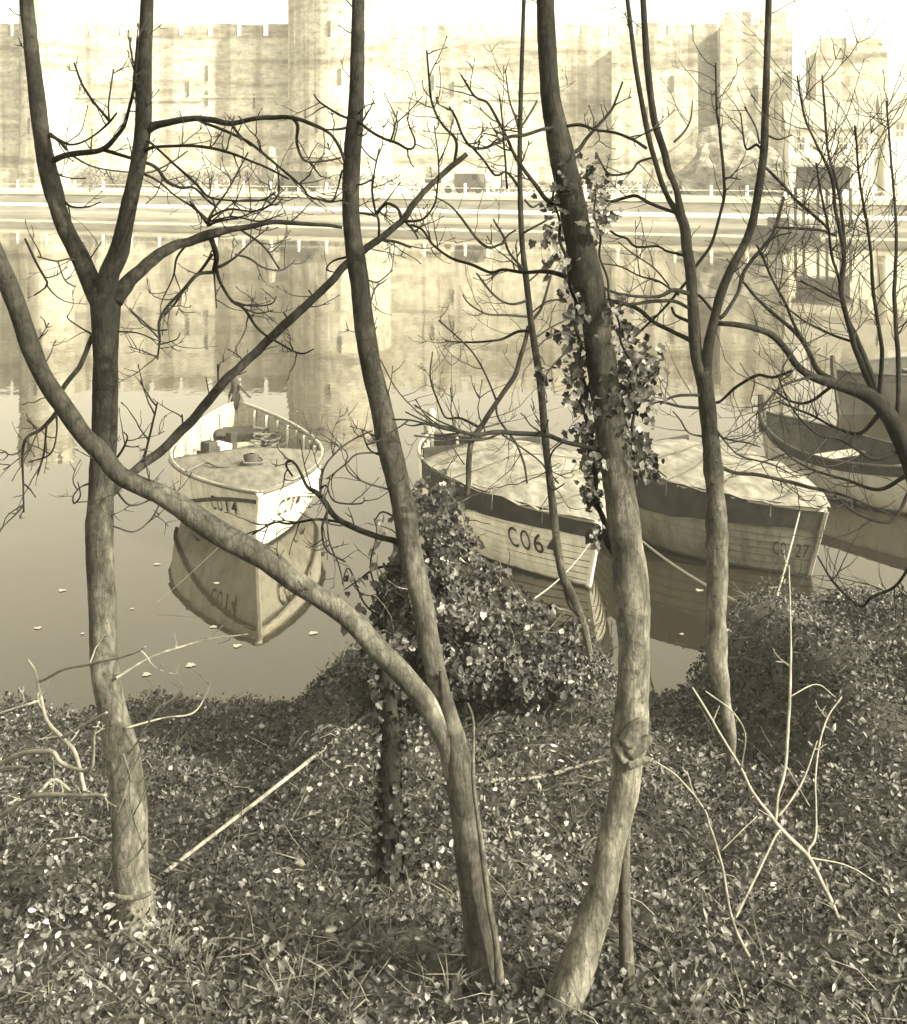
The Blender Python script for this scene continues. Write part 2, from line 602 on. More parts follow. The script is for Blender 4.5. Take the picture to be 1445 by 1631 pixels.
def square_tower(cx, cy, w, dpt, ztop, rz, label, loops=()):
    t = thing('castle_tower', label, 'castle tower', (cx, cy, 2))
    X = Vector((math.cos(rz), math.sin(rz), 0)); Y = Vector((-X.y, X.x, 0)); Z = Vector((0, 0, 1))
    mb = MB()
    rows = []
    for z in (1.5, 5, 9, 13, ztop):
        q = []
        for a, b in ((-.5, -.5), (-.17, -.5), (.17, -.5), (.5, -.5), (.5, .5), (-.5, .5)):
            q.append(Vector((cx, cy, z)) + X * a * w + Y * b * dpt)
        rows.append(q)
    mb.quad_grid(rows, close=True)
    mb.face(rows[-1])
    mb.build('wall', M['castle'], t)
    nm = max(2, int(w / 2.4))
    for a in range(nm):
        for b in (-.5, .5):
            m_ = MB(); m_.box(Vector((cx, cy, ztop + .6)) + X * ((a + .5) / nm - .5) * w + Y * (b * (dpt - .7)), (w / nm * .72, .72, 1.25), (X, Y, Z))
            m_.build('merlon', M['castle'], t)
    for a, z in loops:
        m_ = MB(); m_.box(Vector((cx, cy, z)) + X * a * w - Y * (dpt / 2 + .02), (.35, .25, 1.6), (X, Y, Z)); m_.build('arrow_loop', M['slit'], t)
    return t


square_tower(19.7, 123.6, 8.2, 6, 15.6, -.12, 'broad square castle tower left of the rock mound', ((-.1, 9), (.2, 12)))
square_tower(29.0, 121.5, 6.6, 6, 17.5, -.14, 'taller square castle tower standing above the rock mound', ((0, 11),))
square_tower(36.5, 117, 6.2, 8, 14.5, -.16, 'square castle tower right of the rock mound beside the houses', ((.1, 10), (-.2, 7)))

# rock mound on the right
mb = MB(); rows = []
cx, cy = 23.2, 103
for i in range(15):
    s = i / 14
    row = []
    for j in range(29):
        a = math.pi * (j / 28) + math.pi
        rr = (1 - s) ** .55
        p = Vector((cx + 5.2 * rr * math.cos(a), cy + 5.5 * rr * math.sin(a) + 3 * s, 1.9 + 6.0 * s))
        p += Vector((noise.noise(p * .5), noise.noise(p * .5 + Vector((9, 0, 0))), noise.noise(p * .7 + Vector((0, 5, 0))))) * 1.5 * (1 - .4 * s)
        row.append(p)
    rows.append(row)
mb.quad_grid(rows)
tag(mb.build('rock_mound', M['rock']), 'rough grassy rock mound under the castle towers', 'rock')


# hedge, bushes, cars, kiosk on the far quay
def leafy_blob(mb, c, rx, ry, rz, n, size, rng):
    for _ in range(n):
        d = Vector((rng.gauss(0, 1), rng.gauss(0, 1), rng.gauss(0, 1))).normalized() * rng.uniform(.55, 1.0)
        p = Vector((c[0] + d.x * rx, c[1] + d.y * ry, c[2] + max(-.9, d.z) * rz))
        u = Vector((rng.gauss(0, 1), rng.gauss(0, 1), rng.gauss(0, 1))).normalized()
        w = u.orthogonal().normalized()
        s = size * rng.uniform(.6, 1.4)
        mb.face([p - u * s, p + w * s * .6, p + u * s, p - w * s * .6])


for nm_, u0, u1, h, lab in (('hedge', -25, 12.5, 1.5, 'shaggy hedge at the foot of the castle wall, left stretch'),
                            ('hedge', 12.5, 22, 1.3, 'shaggy hedge at the foot of the castle wall beside the stone kiosk'),
                            ('hedge', 25, 44, .95, 'low ragged hedge at the wall foot between the two middle trunks'),
                            ('hedge', 44.5, 62, .9, 'low ragged hedge in front of the broad square tower')):
    mb = MB(); u = u0
    while u < u1:
        hh = h * (1 + .35 * noise.noise(Vector((u * .17, 3, 0))) + R.uniform(-.12, .12))
        leafy_blob(mb, FB(u, 13 + R.uniform(-.6, .6), 2.0 + hh * .5), 1.0, .9, hh * .6, 70, .14, R)
        u += .75
    tag(mb.build(nm_, M['hedge']), lab, 'hedge')


def make_bush(px, w, wdt, hgt, lab, n=160):
    u = at_px(px, w)
    c = FB(u, w, 2)
    t = thing('bush', lab, 'bush', c)
    mb = MB(); leafy_blob(mb, (c.x, c.y, 2 + hgt * .55), wdt / 2, wdt / 2, hgt * .55, n, .16, R)
    tag(mb.build('foliage', M['hedge'], t), kind='stuff')
    mb = MB(); mb.tube([(c.x, c.y, 1.9), (c.x + .05, c.y, 2.5), (c.x, c.y, 2 + hgt * .7)], [.09, .07, .03], 6); mb.build('stem', M['bark_mid'], t)


make_bush(143, 3.3, 2.0, 2.2, 'dark bush on the quay edge between the forked trunks')
make_bush(412, 10, 2.6, 2.4, 'bare brown bush left of the domed kiosk')
make_bush(690, 13, 1.6, 1.8, 'small round bush by the wall left of the parked van')


def car(px, w, L, hgt, mat, lab, van=False, rz=0):
    u = at_px(px, w); c = FB(u, w, 2.03)
    t = thing('parked_car', lab, 'van' if van else 'car', c, 'vehicles parked on the far quay')
    ax = (fu, fn, Vector((0, 0, 1)))
    prof = [(-.5, .25), (-.5, .62), (-.46, .66), (-.36, 1.0), (.18, 1.0), (.32, .68), (.49, .6), (.5, .25)] if not van else [(-.5, .2), (-.5, 1.0), (.30, 1.0), (.40, .62), (.49, .56), (.5, .2)]
    mb = MB()
    for s in (-1, 1):
        q = [c + fu * a * L + fn * s * .75 + Vector((0, 0, b * hgt)) for a, b in prof]
        mb.face(q if s < 0 else q[::-1])
    k_ = len(prof)
    for i in range(k_):
        a, b = prof[i], prof[(i + 1) % k_]
        mb.face([c + fu * a[0] * L + fn * -.75 + Vector((0, 0, a[1] * hgt)), c + fu * a[0] * L + fn * .75 + Vector((0, 0, a[1] * hgt)),
                 c + fu * b[0] * L + fn * .75 + Vector((0, 0, b[1] * hgt)), c + fu * b[0] * L + fn * -.75 + Vector((0, 0, b[1] * hgt))])
    mb.build('body', mat, t)
    mb = MB(); mb.box(c + fu * (-.08 if not van else .2) * L - fn * .76 + Vector((0, 0, .82 * hgt)), (L * (.42 if not van else .16), .02, .26 * hgt), ax); mb.build('window', M['car_glass'], t)
    for a in (-.31, .31):
        mb = MB(); q = c + fu * a * L + Vector((0, 0, .3))
        mb.tube([q - fn * .8, q - fn * .6], [.32, .32], 12); mb.build('wheel', M['car_glass'], t)


car(752, 8.5, 2.6, 1.6, M['car_dark'], 'dark van parked on the quay between two white posts', True)
car(764, 11.5, 3.2, 1.35, M['car_pale'], 'pale car parked behind the dark van on the quay')
car(487, 8.0, 3.4, 1.75, M['car_dark'], 'dark van parked on the quay beside the domed kiosk', True)
car(465, 9.5, 3.0, 1.4, M['car_dark'], 'dark car parked close against the domed kiosk')
car(700, 8.5, 3.4, 1.2, M['car_pale'], 'pale car parked left of the dark van on the quay')

# kiosk with octagonal cap
c = FB(at_px(432, 8), 8, 2)
t = thing('stone_kiosk', 'slim stone kiosk with a domed cap on the far quay', 'kiosk', c)
mb = MB(); mb.quad_grid([[(c.x + r * math.cos(a * math.pi / 4 + .4), c.y + r * math.sin(a * math.pi / 4 + .4), c.z + z) for a in range(8)] for z, r in ((-.1, 1.1), (.4, 1.05), (.42, .85), (2.1, .8), (2.1, .55), (3.0, .5), (3.05, .42))], close=True)
mb.build('shaft', M['quay_face'], t)
mb = MB(); mb.quad_grid([[(c.x + r * math.cos(a * math.pi / 4 + .4), c.y + r * math.sin(a * math.pi / 4 + .4), c.z + z) for a in range(8)] for z, r in ((3.05, .45), (3.15, .42), (3.5, .42), (3.8, .3), (3.95, .02))], close=True)
mb.build('cap', M['slate'], t)
mb = MB(); mb.box((c.x, c.y - .86, c.z + 1.2), (.6, .12, 1.3)); mb.build('door', M['slit'], t)

# houses and shed at the right
def house(cx, cy, w, dpt, hw, hr, rz, lab, wins, zb=2.0, wall='render', nm='house'):
    t = thing(nm, lab, 'house' if nm == 'house' else 'shed', (cx, cy, zb))
    X = Vector((math.cos(rz), math.sin(rz), 0)); Y = Vector((-X.y, X.x, 0)); Z = Vector((0, 0, 1)); c = Vector((cx, cy, zb))
    mb = MB()
    q = [c + X * a * w / 2 + Y * b * dpt / 2 for a, b in ((-1, -1), (1, -1), (1, 1), (-1, 1))]
    up = Z * hw
    for i in range(4):
        mb.face([q[i], q[(i + 1) % 4], q[(i + 1) % 4] + up, q[i] + up])
    ga, gb = (q[0] + q[3]) / 2 + Z * (hw + hr), (q[1] + q[2]) / 2 + Z * (hw + hr)
    mb.face([q[3] + up, q[0] + up, ga]); mb.face([q[1] + up, q[2] + up, gb])
    mb.build('wall', M[wall], t)
    mb = MB(); e = .3; dn = Z * .12
    for s in (0, 1):
        a0, a1 = (q[0], q[1]) if s == 0 else (q[3], q[2])
        o_ = -Y * e if s == 0 else Y * e
        low = [a0 + up + o_ - X * e - Z * e * hr / (dpt / 2), a1 + up + o_ + X * e - Z * e * hr / (dpt / 2)]
        top = [gb + X * e + Z * .04, ga - X * e + Z * .04]
        mb.face([low[0] + dn, low[1] + dn, top[0] + dn, top[1] + dn]); mb.face([low[0], top[1], top[0], low[1]])
        mb.face([low[0], low[1], low[1] + dn, low[0] + dn])
        mb.face([low[1], top[0], top[0] + dn, low[1] + dn]); mb.face([low[0] + dn, top[1] + dn, top[1], low[0]])
    rf = mb.build('roof', M['slate'], t)
    if nm == 'house':
        mb = MB(); mb.box(c + X * w * .36 + Z * (hw + hr + .4), (.8, .6, 1.3), (X, Y, Z)); ch = mb.build('chimney', M['castle'], t)
    for a, z in wins:
        mb = MB(); mb.box(c + X * a * w - Y * (dpt / 2 + .0) + Z * z, (.66, .16, 1.05), (X, Y, Z)); f = mb.build('window', M['white'], t)
        for da in (-.155, .155):
            for dz in (-.25, .25):
                mb = MB(); mb.box(c + X * (a * w + da) - Y * (dpt / 2 + .085) + Z * (z + dz), (.26, .02, .42), (X, Y, Z))
                mb.build('pane', M['pane'], f, origin=(cx, cy, zb))
    return t


house(28.2, 94.5, 6.0, 5, 5.2, 1.9, -.2, 'pale house with two rows of windows above the dark shed', ((-.36, 4.0), (-.14, 4.0), (.14, 4.0), (.38, 4.0), (-.33, 1.6), (.2, 1.6)))
house(36.2, 97, 6, 5, 5.8, 2.0, -.2, 'taller pale house behind the twigs at the right edge', ((-.33, 5), (0, 5), (.33, 5), (0, 2.2)))
sh = house(24.1, 82, 3.3, 2.6, 1.5, .35, -.25, 'dark tarred boat shed on stilts at the right end of the quay', (), 2.95, 'shed', 'boat_shed')
for a in (-1.4, 0, 1.4):
    for b in (-1.0, 1.0):
        mb = MB(); mb.box((24.1 + a, 82 + b - a * .25, 1.6), (.16, .16, 2.8)); mb.build('stilt', M['shed'], sh)


# ------------------------------------------------------------------ boats
def bow_pt(L, B, zs, zk, rb, rs, full=.72):
    def b(t):
        t = min(1, max(0, t))
        tt = t ** .92
        return B / 2 * max(0.0, 1 - abs(1 - 2 * tt) ** 1.9)

    def S(t, s, side, off=0.0):
        mid = math.sin(math.pi * min(1, max(0, t)))
        n = 1.35 + 1.5 * mid
        m = .95 - .25 * mid
        y = b(t) * max(0, 1 - s ** n) ** m
        z = zs(t) - (zs(t) - zk) * s
        x = t * L + rb * (1 - t) ** 4 * s - rs * t ** 4 * s
        return Vector((x, side * (y + off), z))
    return S, b


def text_verts(txt, xs=.72):
    cu = bpy.data.curves.new('lettering', 'FONT')
    cu.body = txt
    cu.size = 1.0
    cu.offset = .004
    cu.resolution_u = 6
    o = bpy.data.objects.new('lettering', cu)
    col.objects.link(o)
    bpy.context.view_layer.update()
    me = bpy.data.meshes.new_from_object(o.evaluated_get(bpy.context.evaluated_depsgraph_get()))
    import bmesh
    bm = bmesh.new(); bm.from_mesh(me)
    bmesh.ops.triangulate(bm, faces=bm.faces[:])
    for _ in range(2):
        lng = [e for e in bm.edges if e.calc_length() > .2]
        if lng:
            bmesh.ops.subdivide_edges(bm, edges=lng, cuts=1)
            bmesh.ops.triangulate(bm, faces=bm.faces[:])
    bm.to_mesh(me); bm.free()
    vs = [(v.co.x * xs, v.co.y) for v in me.vertices]
    fs = [tuple(p.vertices) for p in me.polygons]
    bpy.data.objects.remove(o); bpy.data.meshes.remove(me); bpy.data.curves.remove(cu)
    x0, x1 = min(v[0] for v in vs), max(v[0] for v in vs)
    y0, y1 = min(v[1] for v in vs), max(v[1] for v in vs)
    return [((x - x0) / (x1 - x0), (y - y0) / (y1 - y0)) for x, y in vs], fs


def letter_part(boat, S, txt, side, t_a, t_b, s_top, s_bot, off=.012, jitter=.0):
    """characters one by one; t_a is where the word starts and t_b where it ends (reading direction)"""
    sm = (s_top + s_bot) / 2
    tt = [t_a + (t_b - t_a) * i / 40 for i in range(41)]
    pp = [S(t, sm, side) for t in tt]
    al = [0.0]
    for a, b_ in zip(pp, pp[1:]): al.append(al[-1] + (b_ - a).length)
    n = len(txt)
    for i, ch in enumerate(txt):
        if ch == ' ': continue
        vs, fs = text_verts(ch)
        wch = .74 if ch != '1' else .22
        a, b_ = (i + .5 - wch / 2) / n, (i + .5 + wch / 2) / n
        mb = MB()
        for x, y in vs:
            q = a + (b_ - a) * x
            t = float(np.interp(q * al[-1], al, tt))
            s = s_bot + (s_top - s_bot) * y + jitter * math.sin(i * 2.1)
            mb.v.append(tuple(S(t, s, side, off)))
        mb.f = fs; mb.m = [0] * len(fs)
        mb.build('letter', M['letter'], boat)


def hull_parts(boat, S, b, mat, L, strakes=0, sides=(1, -1), s_max=1.0, inner=None, nt=26, rail_r=.03, zs=None, gun=True, gun_mat=None):
    T = [i / nt for i in range(nt + 1)]
    for side in sides:
        if strakes:
            for k in range(strakes):
                s0, s1 = k / strakes * s_max, (k + 1) / strakes * s_max
                mb = MB(); e = .010
                rows = []
                for t in T:
                    e2 = e * min(1, 8 * t, 8 * (1 - t)) + .003
                    ds = (s1 - s0)
                    rows.append([S(t, s0, side, .0), S(t, s0 + ds * (.17 + .16 * noise.noise(Vector((t * 9, k * 3.1, side)))), side, e2 * .3), S(t, (s0 + s1) / 2, side, e2 * .9), S(t, s1 + .004, side, e2 * 1.8), S(t, s1 + .007, side, -.012)])
                mb.quad_grid(rows)
                mb.m = [1 if q % 4 == 0 and k else 0 for q in range(len(mb.f))]  # narrow top band of each plank painted dark as lap shadow
                mb.build('strake', [mat, M['lap_shade']], boat, False)
        else:
            mb = MB()
            mb.quad_grid([[S(t, s, side) for s in (0, .08, .2, .35, .5, .65, .8, .92, 1.0)] for t in T])
            mb.build('hull_side', mat, boat, True)
        # lining
        mb = MB()
        mb.quad_grid([[S(t, s, side, -.03 * min(1, 6 * t + .1, 6 * (1 - t) + .1)) for s in (0.002, .15, .3, .45, .6, .75, .9)] for t in T])
        mb.build('lining', inner or M['wood'], boat, True)
        if gun:
            mb = MB(); mb.tube([S(t, 0, side, .012) + Vector((0, 0, .012)) for t in T], [.028] * len(T), 6)
            mb.build('gunwale', gun_mat or M['wood'], boat, True)
    # stem and stern posts
    for t0, nm, up in ((0, 'stem_post', .05), (1, 'stern_post', .22)):
        dx = -.02 if t0 == 0 else .02
        pts = [S(t0, s, 1) + Vector((dx, 0, 0)) for s in (1, .8, .6, .4, .2, .0)] + [S(t0, 0, 1) + Vector((dx * 1.5, 0, up))]
        if t0 == 0: pts = pts[:-1]
        mb = MB(); mb.tube(pts, ([.035] * 6 + [.035])[:len(pts)], 6); mb.build(nm, mat if t0 == 0 else M['wood'], boat)


def boat_root(name, label, loc, axis, group='moored boats'):
    return thing(name, label, 'boat', loc, group, math.atan2(axis[1], axis[0]), world_parts=False)


# --- boat CO14 (local x from stem head to stern)
stem = Vector((-2.36, 15.27, 0)); sternp = Vector((-3.58, 20.65, 0))
ax = (sternp - stem); L14 = ax.length; ax.normalize()
bt = boat_root('rowing_boat', 'white open boat numbered CO14 with a canvas foredeck, seen bow on', stem, ax)
zs14 = lambda t: .90 - .10 * math.sin(math.pi * min(1, t * 1.05)) + .06 * t
S14, b14 = bow_pt(L14, 2.08, zs14, -.35, .95, .5, .62)
hull_parts(bt, S14, b14, M['hull_white'], L14)
T0 = [i / 20 * .41 for i in range(21)]
mb = MB(); rows = []
for t in T0:
    bb = b14(t) + .035; z0 = zs14(t) + .03
    row = []
    for j in range(13):
        v = -1 + j / 6
        p = Vector((t * L14 - .03 * (1 - t * 2.4), v * bb, z0 + .10 * (1 - abs(v) ** 1.6) * min(1, t * 6) + .012 * noise.noise(Vector((t * 14, v * 3, 2)))))
        row.append(p)
    rows.append(row)
rows.append([p + Vector((.0, 0, -.05)) for p in rows[-1]])
mb.quad_grid(rows)
mb.build('foredeck_cover', M['canvas_drab'], bt, True)
for side in (1, -1):
    mb = MB(); rows = []
    TT = [i / 18 * .41 for i in range(19)]
    mb.tube([S14(t, .005, side, .045) + Vector((0, 0, .02)) for t in TT], [.022] * 19, 5)
    mb.build('cover_edge', M['rail'], bt)
    # rubbing rail that drops away aft of the stem
    pts = []
    for i in range(24):
        t = i / 23 * .55
        s = .10 + .33 * smooth(0, .42, t)
        pts.append(S14(t, s, side, .02))
    mb = MB(); mb.tube(pts, [.026] * 24, 5); mb.build('rubbing_rail', M['wood_dark'] if side > 0 else M['hull_white'], bt)
letter_part(bt, S14, 'CO14', 1, .145, .05, .13, .30, .02)
letter_part(bt, S14, 'CO14', -1, .06, .165, .17, .36, .02)
mb = MB(); mb.box(S14(.235, .27, -1, .012), (.05, .01, .17)); mb.build('scupper', M['letter'], bt)
# samson post with rope
c0 = Vector((.36 * L14 * .62, .02, zs14(.25) + .12))
mb = MB(); mb.quad_grid([[c0 + Vector((r * math.cos(a * math.pi / 5), r * math.sin(a * math.pi / 5), z)) for a in range(10)] for z, r in ((-.03, .16), (.03, .15), (.06, .10), (.13, .11), (.15, .03))], close=True)
mb.build('deck_bollard', M['wood_dark'], bt, True)
for pts in ([(c0.x - .05, .03, c0.z + .02), (c0.x + .05, .45, c0.z - .01), (c0.x + .3, .6, c0.z - .01), (c0.x + .1, .85, c0.z - .06)],
            [(c0.x - .05, -.03, c0.z + .02), (c0.x - .25, -.35, c0.z - .03), (c0.x - .5, -.55, c0.z - .09)],
            [(c0.x + .02, .1, c0.z + .08), (c0.x - .12, .12, c0.z + .06), (c0.x - .1, -.12, c0.z + .05), (c0.x + .06, -.1, c0.z + .08)]):
    cm = catmull(pts, .06)
    mb = MB(); mb.tube([Vector(p) for p in cm], [.016] * len(cm), 5); mb.build('rope', M['rope_dark'], bt)
# interior: floor, ribs, thwarts, stern gear
mb = MB(); mb.quad_grid([[Vector((t * L14, v * b14(t) * .78, .12)) for v in (-1, 0, 1)] for t in [.3 + i * .05 for i in range(14)]]); mb.build('floorboard', M['wood_dark'], bt)
for i in range(9):
    t = .44 + i * .058
    for side in (1, -1):
        pts = [S14(t, s, side, -.05) for s in (0.01, .15, .3, .45, .6, .72)]
        mb = MB(); mb.tube(pts, [.025] * 6, 4); mb.build('rib', M['hull_clinker'] if i % 2 else M['wood'], bt)
for t in (.55, .74):
    mb = MB(); mb.box((t * L14, 0, .58), (.26, b14(t) * 1.86, .04)); mb.build('thwart', M['wood'], bt)
mb = MB(); mb.box((.86 * L14, 0, .66), (.5, b14(.86) * 1.6, .035)); mb.build('stern_seat', M['wood_dark'], bt)
rr = random.Random(3)
for k in range(4):
    q = Vector((L14 * (.62 + .06 * k), -.28 - .05 * k + rr.uniform(-.1, .1), .64 + .03 * k))
    pts = []
    for a in range(34):
        th = a * .42; r_ = .17 + .03 * math.sin(a * 1.7 + k)
        pts.append(q + Vector((r_ * math.cos(th), r_ * math.sin(th) * 1.1, -.12 + .004 * a + .02 * math.sin(a))))
    mb = MB(); mb.tube(pts, [.018] * len(pts), 5); mb.build('rope_coil', M['rope_dark'], bt)
for k, (px_, yy, zz, sz) in enumerate(((.6, .5, .72, (.2, .16, .22)), (.64, .34, .7, (.3, .22, .1)), (.7, .15, .7, (.12, .12, .26)))):
    mb = MB(); mb.box((px_ * L14, yy, zz), sz, (Vector((.8, .6, 0)), Vector((-.6, .8, 0)), Vector((0, 0, 1)))); mb.build('locker_box', M['hull_clinker'] if k == 1 else M['wood_dark'], bt)
# stern post head with tiller and draped line
q = S14(1, 0, 1)
mb = MB(); mb.tube([q + Vector((0, 0, -.1)), q + Vector((0, .03, .12)), q + Vector((-.02, 0, .24)), q + Vector((-.03, .02, .30)), q + Vector((-.03, 0, .36)), q + Vector((-.03, 0, .39))], [.09, .10, .08, .06, .085, .03], 8)
mb.build('rudder_head', M['wood_dark'], bt, True)
mb = MB(); mb.tube([q + Vector((0, 0, .33)), q + Vector((-.2, -.12, .22)), q + Vector((-.25, -.22, .12))], [.025, .02, .02], 5); mb.build('tiller', M['wood_dark'], bt)
for s_ in (1, -1):
    cm = catmull([q + Vector((-.05, .05 * s_, .2)), q + Vector((-.15, .16 * s_, -.1)), q + Vector((-.3, .2 * s_, -.35)), q + Vector((-.5, .12 * s_, -.3))], .05)
    mb = MB(); mb.tube([Vector(p) for p in cm], [.02] * len(cm), 5); mb.build('rope', M['rope_dark'], bt)
q = S14(.6, 0, -1)
mb = MB(); mb.tube([q, q + Vector((0, -.05, .1)), q + Vector((0, -.22, .1))], [.022, .022, .03], 6); mb.build('rowlock', M['wood_dark'], bt)


# --- covered clinker boats
def covered_boat(label, stem, sternp, B, zs, mat, cover, word, t_a, t_b, s_top, s_bot, t_cov, n_str, skirt_h, cream_inside):
    ax = sternp - stem; L = ax.length; ax.normalize()
    bt = boat_root('clinker_boat', label, stem, ax)
    S, b = bow_pt(L, B, zs, -.32, .35, .3, .66)
    hull_parts(bt, S, b, mat, L, strakes=n_str, s_max=.92, inner=M['wood_dark'])
    nt = 26
    mb = MB(); rows = []
    for i in range(nt + 1):
        t = i / nt * t_cov
        bb = b(t) + .05; z0 = zs(t) + .04
        row = []
        for j in range(17):
            v = -1 + j / 8
            fold = .05 * noise.noise(Vector((t * 16 + v * 2, v * 3, 5))) + .025 * noise.noise(Vector((t * 40, v * 8, 1)))
            row.append(Vector((t * L - .05 * (1 - t), v * bb, z0 + .17 * (1 - abs(v) ** 1.7) * min(1, .15 + t * 3.2) + fold * min(1, bb * 3))))
        rows.append(row)
    rows.append([p + Vector((.02, 0, -.05)) for p in rows[-1]])
    mb.quad_grid(rows)
    mb.build('canvas_cover', cover, bt, True)
    for tl in (.10, .24, .38, .50):
        q = []
        for j in range(25):
            v = -1 + j / 12; bb = b(tl) + .055
            sag = .17 * (1 - abs(v) ** 1.7) * min(1, .15 + tl * 3.2) + .03 * (1 - v * v)
            q.append(Vector((tl * L - .05 * (1 - tl) + .05 * math.sin(j * .5 + tl * 20), v * bb, zs(tl) + .055 + sag)))
        q = [q[0] + Vector((0, -.01, -.18))] + q + [q[-1] + Vector((0, .01, -.18))]
        mb = MB(); mb.tube(q, [.008] * len(q), 4); mb.build('lashing', M['rope_dark'], bt)
    for side in (1, -1):
        mb = MB(); rows = []
        for i in range(30):
            t = i / 29 * t_cov
            hgt = skirt_h * (.75 + .5 * smooth(0, .5, t)) + .025 * noise.noise(Vector((t * 12, side, 3)))
            zz = zs(t)
            row = []
            for j in range(5):
                zj = zz + .055 - (hgt + .055) * j / 4
                s = max(0, (zz - zj) / (zz + .32))
                p = S(t, s, side, .04 + .012 * noise.noise(Vector((t * 20, j * .7, side))))
                p.z = zj
                row.append(p)
            rows.append(row)
        mb.quad_grid(rows)
        mb.build('cover_skirt', M['skirt'], bt, True)
    letter_part(bt, S, word, 1, t_a, t_b, s_top, s_bot, .03)
    # open stern: ribs, thwart, rudder head
    for i in range(7):
        t = t_cov + .02 + i * (.94 - t_cov) / 7
        for side in (1, -1):
            mb = MB(); mb.tube([S(t, s, side, -.05) for s in (0.01, .2, .4, .6)], [.025] * 4, 4); mb.build('rib', M['wood'], bt)
    tm = (t_cov + 1) / 2
    mb = MB(); mb.box((tm * L, 0, zs(tm) - .28), (.24, b(tm) * 1.8, .04)); mb.build('thwart', M['wood'], bt)
    mb = MB(); mb.box(((t_cov + .03) * L, 0, zs(t_cov) - .02), (.05, b(t_cov) * 1.9, .34)); mb.build('coaming', M['skirt'], bt)
    q = S(1, 0, 1)
    if not cream_inside: return bt, S, b, L
    mb = MB(); mb.tube([q + Vector((0, 0, -.2)), q + Vector((0, .03, .12)), q + Vector((-.02, 0, .24)), q + Vector((-.03, 0, .32)), q + Vector((-.03, 0, .38))], [.08, .09, .07, .075, .03], 8)
    mb.build('rudder_head', M['wood'], bt, True)
    return bt, S, b, L


b6, S6, bb6, L6 = covered_boat('cream clinker boat numbered CO64 under a pale canvas cover', Vector((1.66, 14.35, 0)), Vector((-.34, 18.75, 0)), 2.0,
                           lambda t: .82 + .12 * math.sin(math.pi * min(1, t)) + .05 * t, M['hull_clinker'], M['canvas'], 'CO64', .20, .07, .235, .45, .60, 13, .24, True)
b27, S27, bb27, L27 = covered_boat('drab clinker boat numbered CO27 under a canvas cover, right of the ivy trunk', Vector((4.36, 14.75, 0)), Vector((1.89, 18.2, 0)), 1.9,
                             lambda t: .84 + .10 * math.sin(math.pi * min(1, t)) + .05 * t, M['hull_drab'], M['canvas'], 'CO 27', .095, .006, .37, .52, .66, 12, .32, False)
# white stem plate on CO64's bright bow and odds and ends on CO27's cover
for x_, y_, sz in ((.95, .05, (.22, .3, .06)), (1.2, -.12, (.3, .12, .05)), (.45, .02, (.2, .26, .05))):
    z_ = 1.02 if x_ > .6 else .94
    m_ = MB(); m_.box((x_, y_, z_), sz, (Vector((.9, .43, 0)), Vector((-.43, .9, 0)), Vector((0, 0, 1)))); m_.build('cover_patch', M['white'] if x_ != .95 else M['wood_dark'], b27)


def open_boat(label, stem, sternp, B, zs, mat, nm='open_boat'):
    ax = sternp - stem; L = ax.length; ax.normalize()
    bt = boat_root(nm, label, stem, ax)
    S, b = bow_pt(L, B, zs, -.3, .25, .2, .66)
    hull_parts(bt, S, b, mat, L, inner=M['wood_dark'], gun_mat=M['wood_dark'])
    for side in (1, -1):
        mb = MB(); mb.quad_grid([[S(t, s, side, .015) for s in (0, .06, .13)] for t in [i / 20 for i in range(21)]]); mb.build('sheer_strake', M['skirt'], bt)
    for t in (.35, .6):
        mb = MB(); mb.box((t * L, 0, zs(t) - .22), (.25, b(t) * 1.85, .04)); mb.build('thwart', M['wood'], bt)
    q = S(0, 0, 1)
    mb = MB(); mb.tube([q + Vector((.03, 0, -.3)), q + Vector((0, 0, .1)), q + Vector((-.02, 0, .3))], [.07, .07, .05], 6); mb.build('post_head', M['wood_dark'], bt)
    return bt


open_boat('grey open boat with a dark stem behind CO27 at the right', Vector((5.06, 20.6, 0)), Vector((7.0, 16.9, 0)), 1.6, lambda t: .80 - .20 * math.sin(math.pi * t), M['hull_grey'])
for k, (x_, z_) in enumerate(((1.55, .42), (2.4, .4))):
    pass
open_boat('dark hulled boat at the right edge in front of the far bank', Vector((7.35, 24.3, 0)), Vector((11.6, 26.5, 0)), 1.9, lambda t: .86 - .10 * math.sin(math.pi * t), M['hull_dark'])
fb = open_boat('small dark boat moored far off under the castle, with a cabin', Vector((19.0, 80.5, 0)), Vector((23.2, 79.0, 0)), 1.7, lambda t: .62 - .1 * math.sin(math.pi * t), M['hull_dark'])
mb = MB(); mb.box((1.8, 0, .85), (1.3, 1.1, .6)); mb.build('cabin', M['hull_dark'], fb)


# ------------------------------------------------------------------ near bank
def crest(X):
    return 9.0 + .25 * noise.noise(Vector((X * .9, 3, 0))) + .5 * smooth(1.4, 2.2, X)


def ground_z(X, Y):
    z = 3.42 - .262 * Y
    w = smooth(5.0, 7.8, Y)
    hump = .46 * smooth(-1.15, -.55, X) * (1 - smooth(.85, 1.2, X)) + .10 * smooth(.9, 1.3, X) * (1 - smooth(1.6, 2.0, X)) + .72 * smooth(1.5, 2.3, X) + .12 * noise.noise(Vector((X * 2.2, 5, 1))) * smooth(1.4, 1.8, X)
    z += hump * w
    z += .07 * noise.noise(Vector((X * 1.3, Y * 1.3, 0))) + .035 * noise.noise(Vector((X * 4, Y * 4, 2)))
    c = crest(X)
    z -= 1.9 * smooth(c - .25, c + 1.6, Y)
    return z


mb = MB(); rows = []
for Y in list(np.linspace(-6, 3, 8)) + list(np.linspace(3.2, 12.2, 70)):
    rows.append([(X, Y, ground_z(X, Y)) for X in np.linspace(-14, 14, 130)])
mb.quad_grid(rows)
tag(mb.build('river_bank', M['ground'], smoothed=True), kind='structure')


